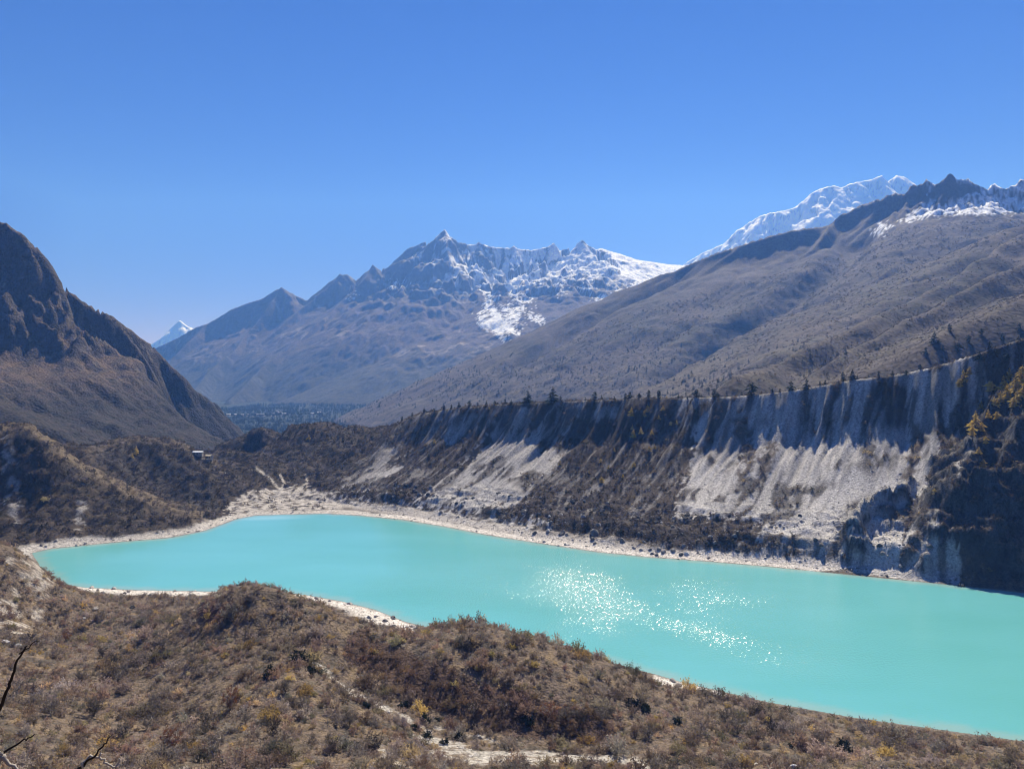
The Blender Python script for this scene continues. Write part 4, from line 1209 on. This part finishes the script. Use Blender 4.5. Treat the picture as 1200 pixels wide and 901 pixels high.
def build_special():
    g = np.random.default_rng(5)
    # dark evergreen bushes: full, small leaved
    ev = [mesh_from('evergreen_bush', *shrub_geo(91 + k, 20, 60, 520, leaf=.15), False) for k in range(3)]
    for m_ in ev: m_.materials.append(M_NEEDLE)
    spots = [(352, 775, 15, 'broadest dark evergreen bush, above the head of the pale stream bed'),
             (361, 790, 12, 'dark evergreen bush just below the broadest one, by the stream bed head'),
             (316, 793, 12, 'upright dark evergreen bush left of the stream bed head'),
             (429, 829, 8, 'small round evergreen bush on the left edge of the stream bed'),
             (472, 830, 8, 'small evergreen bush on the heath bank right of the stream bed'),
             (498, 847, 11, 'low evergreen bush where the stream bed divides'),
             (512, 845, 6, 'smallest evergreen bush beside the dividing stream bed'),
             (501, 864, 9, 'evergreen bush in the fork of the stream bed'),
             (485, 854, 7, 'evergreen bush touching the left side of the stream fork'),
             (539, 866, 9, 'dark evergreen bush on the strip between two arms of the stream bed'),
             (520, 872, 7, 'little evergreen bush below the strip between two stream arms'),
             (741, 826, 11, 'tall dark evergreen bush in the brown slope right of the long bank'),
             (756, 833, 10, 'rounded dark evergreen bush beside the tall one on the right slope'),
             (793, 848, 10, 'narrow dark evergreen bush alone on the right slope'),
             (617, 848, 12, 'dark evergreen bush in the shade of the heath bank'),
             (932, 876, 9, 'flat dark green bush near the bottom edge on the low point'),
             (988, 880, 13, 'tall near-black bush behind the low point by the bottom edge')]
    for px, py, s, lab in spots:
        p = hit(px, py); d = math.hypot(p[0], p[1]); sz = s / FPX * d * .9
        put('evergreen_bush', ev[g.integers(0, 3)], p - [0, 0, .1], sz, g.random() * 6, np.array([.018, .026, .018]) * g.uniform(.8, 1.3), lab, 'bush', 'dark evergreen bushes', 1.15)
    ye = [mesh_from('yellow_bush', *shrub_geo(111 + k, 18, 60, 260, leaf=.16), False) for k in range(3)]
    for m_ in ye: m_.materials.append(M_PLANT)
    ys = [(265, 768), (367, 815), (279, 815), (362, 895), (326, 882), (393, 867), (517, 765), (575, 768), (533, 803), (549, 735), (617, 746), (576, 768),
          (626, 781), (699, 769), (880, 859), (812, 855), (842, 859), (200, 768), (119, 752), (94, 752), (14, 736), (94, 852), (26, 886), (32, 897),
          (53, 588), (655, 748), (560, 785), (601, 760), (735, 790), (770, 843), (900, 845), (930, 850), (870, 875), (1010, 868), (1060, 872), (460, 745), (440, 765), (472, 752)]
    cl = [(.44, .34, .12), (.38, .31, .14), (.46, .39, .20), (.32, .28, .12)]
    cn = ['golden', 'ochre', 'pale yellow', 'yellow-green']
    for k, (px, py) in enumerate(ys):
        p = hit(px, py); d = math.hypot(p[0], p[1]); q = g.integers(0, 4); sz = g.uniform(6, 11) / FPX * d * .75
        put('yellow_bush', ye[g.integers(0, 3)], p - [0, 0, .1], sz, g.random() * 6, np.array(cl[q]) * g.uniform(.85, 1.1),
            f'{cn[q]} autumn bush {zone_of(px, py) if p[1] < 460 else "on the slope beyond the lake"}', 'bush', 'yellow autumn bushes', .8)
    # bare trees
    bt = []
    for k in range(4):
        a, b = bare_tree_geo(131 + k)
        ta = mesh_from('trunk', *a, True); tb = mesh_from('crown', *b, False)
        ta.materials.append(M_BARK if k % 2 else M_PALEBARK); tb.materials.append(M_PLANT); bt.append((ta, tb))
    tl = [(335, 812, 'grey'), (291, 763, 'ochre'), (288, 850, 'grey'), (355, 835, 'grey'), (643, 846, 'rust'), (660, 848, 'grey'), (440, 880, 'dark'),
          (145, 868, 'grey'), (200, 880, 'rust'), (172, 855, 'grey'), (95, 800, 'grey'), (140, 800, 'grey'), (240, 850, 'grey'), (120, 770, 'dark'),
          (78, 752, 'rust'), (190, 762, 'grey'), (225, 780, 'grey'), (270, 830, 'rust'), (390, 880, 'grey'), (410, 850, 'grey'), (60, 840, 'grey'),
          (20, 815, 'grey'), (110, 840, 'grey'), (320, 865, 'dark'), (555, 840, 'dark'), (590, 835, 'dark'), (680, 850, 'dark'), (705, 845, 'grey'),
          (850, 845, 'grey'), (865, 860, 'grey'), (905, 860, 'dark'), (960, 872, 'grey'), (1040, 880, 'grey'), (760, 865, 'grey'), (250, 888, 'grey'), (180, 830, 'grey')]
    tc = {'grey': (.15, .13, .115), 'ochre': (.25, .17, .07), 'rust': (.19, .09, .055), 'dark': (.06, .05, .045)}
    for px, py, q in tl:
        p = hit(px, py); k = g.integers(0, 4)
        h = g.uniform(5.0, 8.0)
        tree('bare_tree', bt[k][0], bt[k][1], p, h, g.random() * 6.28, np.array(tc[q]) * g.uniform(.85, 1.2),
             f'slender {q} {"leafless" if q != "ochre" else "part leafed"} tree with {"dark" if k % 2 else "pale"} stems {zone_of(px, py)}', 'tree', 'small bare trees of the near slopes')
    # conifers on the crest of the moraine
    cc = []
    tm = mesh_from('trunk', *conifer_trunk(), True); tm.materials.append(M_BARK)
    for k in range(4):
        m_ = mesh_from('crown', *conifer_crown(151 + k, sparse=.28, wide=.32), False); m_.materials.append(M_NEEDLE); cc.append(m_)
    cp_ = np.array(crest_px)
    cl = [(592, 8), (599, 7), (619, 14), (648, 17), (657, 8), (697, 10), (705, 8), (733, 9), (738, 10), (749, 9), (760, 10), (772, 10), (816, 10), (837, 10), (841, 8),
          (869, 7), (881, 15), (927, 12), (945, 12), (961, 7), (967, 8), (988, 11), (999, 12), (1005, 8), (520, 8), (538, 8), (550, 9), (570, 7), (1030, 9), (1046, 8), (1062, 8),
          (1078, 9), (338, 6), (352, 6), (360, 7), (368, 6), (377, 6), (388, 5), (396, 7), (402, 7), (412, 6), (420, 6), (428, 6), (436, 7), (447, 6), (459, 6), (471, 7), (483, 6), (497, 7),
          (509, 6), (529, 6), (560, 6), (580, 6), (675, 6), (686, 5), (720, 6), (795, 6), (806, 5), (852, 6), (905, 7), (914, 6), (1018, 6)]
    for px, hpx in cl:
        Yc = np.interp(px, cp_[:, 0], cp_[:, 2]) + g.uniform(0, 6); pyc = np.interp(px, cp_[:, 0], cp_[:, 1])
        p = at(px, pyc, Yc); p[2] = sample('ground', p[0], p[1]) - .3
        h = hpx / FPX * p[1] * (1.1 if hpx > 9 else .9)
        where = ('west end of the moraine crest above the valley' if px < 450 else 'sloping middle of the moraine crest' if px < 640 else 'level moraine crest above the brown scrub' if px < 800
                 else 'moraine crest above the grey debris') 
        szw = 'tallest' if hpx >= 14 else 'mid-sized' if hpx >= 9 else 'small'
        lab = f'{szw} dark conifer on the {where}'
        if hpx == 17: lab = 'broadest dark conifer clump on the moraine crest'
        elif hpx == 15: lab = 'tallest dark conifer on the moraine crest above the grey debris'
        elif hpx == 14: lab = 'second broadest dark conifer, left of the broadest on the crest'
        tree('conifer', tm, cc[g.integers(0, 4)], p, h, g.random() * 6, np.array([.022, .03, .02]) * g.uniform(.8, 1.3), lab, 'tree', 'conifers along the moraine crest', 1.5 if hpx >= 14 else g.uniform(.9, 1.3))
    # golden larches
    lc = []
    for k in range(3):
        m_ = mesh_from('crown', *conifer_crown(161 + k, sparse=.15, wide=.30), False); m_.materials.append(M_NEEDLE); lc.append(m_)
    ll = [(740, 490, 10), (759, 483, 9), (755, 488, 7), (777, 481, 6), (772, 492, 5), (741, 504, 6), (751, 509, 8), (742, 514, 9), (764, 510, 6), (761, 530, 6), (767, 527, 6), (793, 498, 5),
          (786, 499, 5), (743, 513, 6), (656, 545, 6), (704, 542, 5), (705, 566, 7), (713, 550, 5), (743, 548, 6), (509, 520, 6), (362, 515, 6), (720, 530, 4), (690, 555, 4), (730, 560, 5),
          (1152, 547, 9), (1095, 580, 7), (1143, 500, 16), (1139, 512, 12), (1150, 508, 11), (1129, 448, 14), (1124, 455, 10), (1136, 441, 9), (1190, 462, 20), (1180, 468, 17), (1198, 450, 20), (1172, 474, 13),
          (1188, 478, 12), (1165, 480, 10), (1155, 520, 9), (1147, 532, 8), (1160, 462, 13), (1176, 458, 16), (1192, 474, 15), (1199, 466, 16), (1158, 490, 10), (1183, 446, 14), (1150, 480, 9), (1168, 492, 9), (160, 533, 9), (155, 537, 6)]
    for px, py, hpx in ll:
        p = hit(px, py); h = hpx / FPX * p[1] * 1.1
        if px < 200: wh = 'on the dark hill left of the white-roofed hut'
        elif px < 600: wh = 'on the left part of the moraine slope'
        elif px < 730: wh = 'low on the brown scrub of the moraine slope'
        elif px < 800: wh = 'high in the shadow under the moraine crest' if py < 500 else 'in the middle of the brown moraine slope'
        elif px < 1120: wh = 'over the shaded rock nose at the water'
        elif px < 1140 and py < 460: wh = 'in the sunlit clump under the right end of the crest'
        elif py < 485: wh = 'in the golden grove on the right buttress top'
        else: wh = 'on the ridge down the right rock buttress'
        sz = 'tall' if hpx >= 12 else 'mid-sized' if hpx >= 8 else 'small'
        tree('larch', tm, lc[g.integers(0, 3)], p - [0, 0, .3], h, g.random() * 6, np.array([.56, .41, .11]) * g.uniform(.75, 1.15), f'{sz} golden larch {wh}', 'tree', 'golden larches on the moraine', g.uniform(.95, 1.3))
    # dark conifers up the right slope
    for px, py, hpx in [(1095, 402, 13), (1123, 414, 12), (1148, 423, 10), (1113, 388, 8), (1160, 410, 9), (1175, 400, 9), (1135, 400, 8), (1180, 425, 9), (1105, 412, 8), (1085, 415, 8), (1195, 388, 9), (1150, 392, 7)]:
        p = hit(px, py)
        if p[1] > 1200: p = hit(px, py, 'right', 700, 3000)
        tree('conifer', tm, cc[g.integers(0, 4)], p - [0, 0, .3], hpx / FPX * p[1] * 1.1, g.random() * 6, np.array([.022, .03, .02]), f'{"big" if hpx > 10 else "small"} dark conifer on the brown slope above the crest', 'tree',
             'conifers above the moraine', 1.3)


build_special(); print('special', time.time() - T0)


# ------------------------------------------------------------------ distant cover and stones
def build_cover():
    g = np.random.default_rng(77)
    n = 95000
    x = g.uniform(-640, 620, n); y = g.uniform(430, 1150, n)
    z = sample('ground', x, y); cc = sample('ground', x, y, 3); sd = sample('ground', x, y, 4); t = sample('ground', x, y, 5)
    px, py, d = project(x, y, z)
    lum = cc.mean(-1)
    ok = (sd > 6) & (px > -20) & (px < 1220) & (py < 720) & (lum < .16) & ((t > .045) | (x < -160)) & ((y > 470) | (x > 100))
    x, y, z, cc = x[ok], y[ok], z[ok], cc[ok]
    v = visible(x, y, z + 1.5); x, y, z, cc = x[v], y[v], z[v], cc[v]; n = len(x)
    size = np.clip(g.gamma(4, .25, n) * 1.7, .5, 4.0)
    ck = np.array([(.078, .060, .050), (.05, .04, .034), (.033, .031, .027), (.11, .085, .066), (.024, .027, .021), (.19, .15, .08)])[g.choice(6, n, p=[.34, .28, .16, .12, .08, .02])] * g.uniform(.75, 1.3, (n, 1))
    ck = ck * np.clip(cc.mean(-1, keepdims=True) / .052, .6, 1.9)
    V, F, K = scatter(SHT, g.integers(0, 4, n), np.stack([x, y, z - .1], -1), size, g.random(n) * 6.28, ck, g.uniform(.6, 1.1, n))
    link('far_scrub', mesh_from('far_scrub', V, F, False, K), M_PLANTV, kind='stuff', label='dark brown scrub over the moraine and the far hills', cat='scrub')
    print('cover', n, len(F))
    # stones of the shore and the debris
    n = 130000
    x = g.uniform(-420, 460, n); y = g.uniform(300, 880, n)
    z = sample('ground', x, y); cc = sample('ground', x, y, 3); sd = sample('ground', x, y, 4); t = sample('ground', x, y, 5); wm = sample('ground', x, y, 6)
    px, py, d = project(x, y, z); lum = cc.mean(-1)
    foot = (wm > .5) & (t > .02) & (t < .3)
    beach = (sd > .5) & (sd < 24) & (lum > .17)
    deb = (wm > .5) & (lum > .2) & (t > .2) & (t < .8)
    wbk = sample('ground', x, y, 7); foot &= wbk < .3; deb &= wbk < .3; beach &= wbk < .5
    pr = np.where(foot, .55, np.where(beach, .85, np.where(deb, .35, 0)))
    ok = (px > -20) & (px < 1220) & (g.random(n) < pr)
    x, y, z, foot, beach, deb, d, px, py = [a[ok] for a in (x, y, z, foot, beach, deb, d, px, py)]
    v = visible(x, y, z + .8); x, y, z, foot, beach, deb, d, px, py = [a[v] for a in (x, y, z, foot, beach, deb, d, px, py)]; n = len(x)
    size = np.clip(g.pareto(2.4, n) * .45 + .28, .25, 2.2) * np.where(foot, 1.1, np.where(deb, .5, .85))
    grey = g.uniform(.6, 1.2, (n, 1)) * np.where(beach[:, None], np.array([[.40, .37, .34]]), np.array([[.25, .24, .235]]))
    grey = np.where((g.random(n) < .38)[:, None], grey * .38, grey)
    st = [ico(201 + k, 1, .65) for k in range(5)]; idx = g.integers(0, 5, n); rot = g.random(n) * 6.28
    app = np.where((px > 5) & (px < 1195), size / d, -1); big = np.argsort(-app)[:140]
    SM = [mesh_from('boulder', *ico(221 + k, 2, .7), False) for k in range(5)]
    for m_ in SM: m_.materials.append(M_STONE)
    for i in big:
        tone = 'pale' if grey[i].mean() > .26 else 'dark' if grey[i].mean() < .15 else 'grey'
        wh = 'on the beach' if beach[i] else 'in the belt under the moraine' if foot[i] else 'on the debris slope'
        pt = 'at the left end' if px[i] < 300 else 'left of centre' if px[i] < 600 else 'near the middle' if px[i] < 850 else 'towards the right cliff'
        put('boulder', SM[g.integers(0, 5)], (x[i], y[i], z[i] - .1 * size[i]), size[i] * 1.1, rot[i], grey[i], f'{"huge" if size[i] > 1.8 else "large"} {tone} boulder {wh} {pt}', 'boulder', 'boulders of the far shore')
    m = np.ones(n, bool); m[big] = False
    V, F, K = scatter(st, idx[m], np.stack([x, y, z - .1 * size], -1)[m], size[m], rot[m], grey[m])
    link('rubble', mesh_from('rubble', V, F, False, K), M_STONEV, kind='stuff', label='grey rubble and stones along the shore and debris slope', cat='rubble')
    print('stones', n)
    # special blocks
    for px_, py_, s_, c_, lab in [(167, 787, 11, (.02, .02, .02), 'shadow-dark boulder alone in the brown scrub of the flat'),  # block lying in shadow, the shade put into its colour
                                  (154, 713, 7, (.05, .05, .05), 'dark flat boulder near the shore left of the hump'),
                                  (697, 626, 14, (.16, .155, .15), 'biggest grey block standing on the middle of the beach'),
                                  (730, 634, 11, (.2, .19, .18), 'grey block right of the biggest block on the beach'),
                                  (628, 625, 8, (.15, .145, .14), 'grey flat boulder left of the biggest block on the beach'),
                                  (806, 650, 7, (.62, .6, .57), 'whitest stone on the far beach'),
                                  (886, 896, 8, (.6, .57, .53), 'white rock at the bottom edge of the low point'),
                                  (932, 899, 10, (.58, .55, .52), 'larger white rock by the bottom edge of the low point'),
                                  (950, 897, 8, (.55, .52, .5), 'white rock with a dark hollow beside it at the bottom edge'),
                                  (8, 754, 10, (.6, .57, .54), 'big white rock at the left edge of the flat'),
                                  (22, 758, 9, (.58, .55, .52), 'smaller white rock beside the big one at the left edge'),
                                  (818, 792, 5, (.05, .05, .05), 'dark stone at the water on the near beach'),
                                  (827, 796, 3, (.5, .5, .5), 'small grey stone standing in the water off the near beach'),
                                  (112, 714, 8, (.42, .38, .34), 'pale slab in the scrub of the flat'), (97, 726, 6, (.5, .47, .43), 'small white stone in the scrub below the outcrop')]:
        p = hit(px_, py_); sz = s_ / FPX * math.hypot(p[0], p[1]) * .55
        put('boulder', SM[g.integers(0, 5)], p, sz, g.random() * 6, c_, lab, 'boulder')
    # stones of the dry stream bed
    n = 9000
    x = g.uniform(-120, 80, n); y = g.uniform(150, 300, n); z = sample('ground', x, y); cc = sample('ground', x, y, 3)
    ok = cc.mean(-1) > .2; x, y, z = x[ok], y[ok], z[ok]; n = len(x)
    grey = g.uniform(.5, 1.2, (n, 1)) * np.array([[.46, .43, .40]])
    V, F, K = scatter(st, g.integers(0, 5, n), np.stack([x, y, z - .05], -1), np.clip(g.pareto(2.5, n) * .25 + .15, .1, 1.3), g.random(n) * 6.28, grey)
    link('stream_stones', mesh_from('stream_stones', V, F, False, K), M_STONEV, kind='stuff', label='pale stones lying in the dry stream bed', cat='stones')
    # far woods
    con = conifer_crown(301, 6, .1, .3); con2 = conifer_crown(302, 6, .2, .24)
    def woods(gname, name, n, bx, maxz, lab, hh):
        x = g.uniform(bx[0], bx[1], n); y = g.uniform(bx[2], bx[3], n); z = sample(gname, x, y)
        px, py, d = project(x, y, z)
        ok = (px > -10) & (px < 1210) & (z < maxz + 90 * fbm(x / 120, y / 120, 3, 305)) & (z > -105)
        ok &= fbm(x / 150, y / 150, 3, 306) + g.random(len(x)) * .9 > (.05 if gname == 'valley' else .3)
        x, y, z = x[ok], y[ok], z[ok]; n = len(x)
        ck = np.array([.022, .030, .022]) * g.uniform(.8, 1.25, (n, 1))
        V, F, K = scatter([con, con2], g.integers(0, 2, n), np.stack([x, y, z - .5], -1), g.uniform(*hh, n), g.random(n) * 6.28, ck)
        link(name, mesh_from(name, V, F, False, K), M_PLANTV, kind='stuff', label=lab, cat='woods')
        print(name, n, len(F))
    x = np.concatenate([g.uniform(-500, 2200, 90000), g.uniform(50, 1000, 60000)]); y = np.concatenate([g.uniform(820, 2900, 90000), g.uniform(690, 1450, 60000)]); z = sample('right', x, y)
    px, py, d = project(x, y, z)
    ok = (px > 300) & (px < 1210) & (z < 640) & (z > 30) & (fbm(x / 90, y / 90, 3, 311) * .7 + g.random(len(x)) > .45)
    x, y, z, d = x[ok], y[ok], z[ok], d[ok]; n = len(x)
    ck = np.array([(.055, .045, .04), (.085, .066, .056), (.033, .034, .028), (.12, .095, .07)])[g.choice(4, n, p=[.4, .3, .2, .1])] * g.uniform(.75, 1.3, (n, 1))
    V, F, K = scatter(SHT, g.integers(0, 4, n), np.stack([x, y, z - .3], -1), np.clip(g.gamma(4, .25, n) * 2.5, .8, 6) * np.clip(d / 1800, .5, 1.3), g.random(n) * 6.28, ck, g.uniform(.5, .9, n))
    link('slope_scrub', mesh_from('slope_scrub', V, F, False, K), M_PLANTV, kind='stuff', label='dark scrub dotted over the right mountain slope', cat='scrub'); print('slope scrub', n)
    woods('valley', 'valley_woods', 24000, (-1500, 900, 1300, 4600), 0, 'far conifer woods on the valley floor', (10, 20))
    woods('right', 'slope_woods', 9000, (-700, 1500, 1050, 3800), 150, 'scattered conifers on the lower right mountain slope', (6, 12))


build_cover(); print('cover', time.time() - T0)


# ------------------------------------------------------------------ huts, village, branches
def box(x0, x1, y0, y1, z0, z1):
    v = np.array([(x, y, z) for z in (z0, z1) for y in (y0, y1) for x in (x0, x1)], float)
    f = np.array([(0, 2, 3, 1), (4, 5, 7, 6), (0, 1, 5, 4), (2, 6, 7, 3), (0, 4, 6, 2), (1, 3, 7, 5)])
    return v, np.concatenate([f[:, [0, 1, 2]], f[:, [0, 2, 3]]])


def gable(l, w_, z0, rise, over=.4):
    """gabled roof with its ridge along x"""
    a, b = l / 2 + over, w_ / 2 + over
    v = np.array([(-a, -b, z0), (a, -b, z0), (a, b, z0), (-a, b, z0), (-a, 0, z0 + rise), (a, 0, z0 + rise),
                  (-a, -b, z0 - .2), (a, -b, z0 - .2), (a, b, z0 - .2), (-a, b, z0 - .2)])
    q = [(0, 1, 5, 4), (2, 3, 4, 5), (6, 9, 8, 7), (0, 6, 7, 1), (2, 8, 9, 3)]
    t = [(0, 4, 3), (1, 2, 5), (0, 3, 9), (0, 9, 6), (1, 7, 8), (1, 8, 2)]
    for a_ in q: t += [(a_[0], a_[1], a_[2]), (a_[0], a_[2], a_[3])]
    return v, np.array(t)


def house(name, p, rot, l, w_, h, rise, wall_m, roof_m, label, cat, group=None, detail=True):
    r = bpy.data.objects.new(name, None); C.objects.link(r); r.location = p; r.rotation_euler = (0, 0, rot)
    r['label'] = label; r['category'] = cat
    if group: r['group'] = group
    link('wall', mesh_from('wall', *box(-l / 2, l / 2, -w_ / 2, w_ / 2, -2.5, h), False), wall_m, r)
    link('roof', mesh_from('roof', *gable(l, w_, h + .22, rise), False), roof_m, r)
    if detail:
        link('door', mesh_from('door', *box(-.5, .5, -w_ / 2 - .08, -w_ / 2 + .02, 0, 2), False), M_DOOR, r)
        for k in (-1, 1):
            wd = link('window', mesh_from('window', *box(k * l * .3 - .6, k * l * .3 + .6, -w_ / 2 - .06, -w_ / 2 + .02, 1, 2), False), M_DOOR, r)
    return r


M_DOOR = plain_mat('dark_wood', (.05, .035, .025))
M_WALL = plain_mat('stone_wall', (.33, .30, .26))
M_WHITE = plain_mat('white_sheet_roof', (.75, .76, .78), rough=.5)
M_TIN = plain_mat('weathered_tin', (.40, .41, .43))
M_CREAM = plain_mat('cream_plank', (.55, .48, .36))
p = hit(232, 534); house('hut', p + [0, 0, .3], .05, 10, 5, 2.4, 1.2, M_WALL, M_WHITE, 'long white-roofed hut on the saddle of the dark hill', 'hut')
p = hit(245, 537); house('hut', p + [0, 0, .3], -.25, 6.5, 4.5, 2.2, 1.3, M_CREAM, M_CREAM, 'smaller cream hut right of the white-roofed one', 'hut')
p = hit(238, 540)
link('terrace_wall', mesh_from('terrace_wall', *box(-10, 10, -.5, .5, -1.5, 1.1), False), M_WALL, label='pale stone terrace wall in front of the two huts', cat='wall', loc=p)
g5 = np.random.default_rng(9)
CAIRN = mesh_from('cairn', *join([(v * s_ * [1, 1, 1] + [0, 0, h_], f) for (v, f), s_, h_ in ((ico(401, 1), .9, .4), (ico(402, 1), .65, 1.2), (ico(403, 1), .4, 1.8))]), False)
CAIRN.materials.append(M_STONE)
for k, (px, py) in enumerate([(241, 541), (246, 543), (252, 547), (261, 551), (264, 556)]):
    put('cairn', CAIRN, hit(px, py), .8, g5.random() * 6, (.6, .57, .52), ['white cairn nearest the huts on the trail', 'second white cairn down the trail from the huts', 'white cairn midway down the trail below the huts',
        'fourth white cairn, next to the lowest one on the trail', 'lowest white cairn on the trail below the huts'][k], 'cairn', 'white cairns on the trail')
vl = [(268, 487), (276, 487), (284, 487), (291, 486), (303, 486), (308, 486), (320, 484), (325, 482), (328, 483), (333, 486), (366, 484), (374, 483)]
for k, (px, py) in enumerate(vl):
    p = at_z(px, py, -88); p[2] = sample('valley', p[0], p[1])
    wh = ('in the left row of the far village', 'in the middle of the far village', 'in the cluster at the right of the far village', 'apart in the woods right of the far village')[0 if px < 290 else 1 if px < 315 else 2 if px < 350 else 3]
    house('house', p + [0, 0, 2], g5.random() * .6, g5.uniform(11, 20), 9, 5, 2.5, M_WALL, M_TIN, f'tiny pale-roofed house {wh}', 'house', 'houses of the far village', False)


def build_branches():
    root = bpy.data.objects.new('dead_bush', None); C.objects.link(root)
    gx, gy = -5.0, 6.2
    gz = float(sample('ground', gx, gy)); root.location = (gx, gy, gz)
    root['label'] = 'leafless bush close to the camera, dark branch tips poking in at left'; root['category'] = 'bush'
    o = np.array([gx, gy, gz])
    def br(pts, r0, r1, m, nm='branch'):
        pts = np.array(pts) - o
        n = len(pts) * 4; tt = np.linspace(0, len(pts) - 1, n)
        q = np.stack([np.interp(tt, np.arange(len(pts)), pts[:, k]) for k in range(3)], -1)
        q += np.random.default_rng(len(pts) + n).normal(size=q.shape) * .006
        link(nm, mesh_from(nm, *tube(q, np.linspace(r0, r1, n), 6), True), m, root)
    b0 = np.array([gx, gy, gz - .2])
    br([b0, b0 + [.1, 0, 1.2], at(-40, 900, 7.0), at(-4, 833, 7.0), at(10, 806, 7.0), at(17, 785, 7.0), at(24, 766, 7.0), at(32, 755, 7.02)], 0.0245, 0.0067, M_DARKB)
    br([at(24, 766, 7.0), at(40, 752, 7.05), at(46, 750, 7.05)], 0.0056, 0.0030, M_DARKB)
    br([b0, b0 + [.3, .1, .8], at(-30, 905, 6.6), at(8, 879, 6.6), at(30, 866, 6.6), at(42, 860, 6.6)], 0.0175, 0.0045, M_DARKB)
    br([b0, b0 + [.5, .1, .5], at(70, 925, 6.0), at(95, 898, 6.0), at(112, 884, 6.0), at(124, 871, 6.0), at(128, 862, 6.0)], 0.0175, 0.0037, M_DARKB)
    br([at(95, 898, 6.0), at(104, 887, 6.02), at(117, 886, 6.02), at(124, 894, 6.03), at(136, 901, 6.05), at(141, 888, 6.05)], .012, .006, M_PALEBARK)
    br([at(117, 886, 6.02), at(119, 877, 6.02)], .008, .004, M_PALEBARK)
    br([b0, b0 + [.3, .3, .6], at(-10, 915, 6.3), at(3, 884, 6.3), at(9, 892, 6.3), at(20, 901, 6.3), at(28, 907, 6.3)], .03, .008, M_PALEBARK)
    br([at(3, 884, 6.3), at(0, 880, 6.3)], .01, .006, M_PALEBARK)


M_DARKB = plain_mat('dark_bark', (.022, .018, .016))
build_branches()
print('all', time.time() - T0)
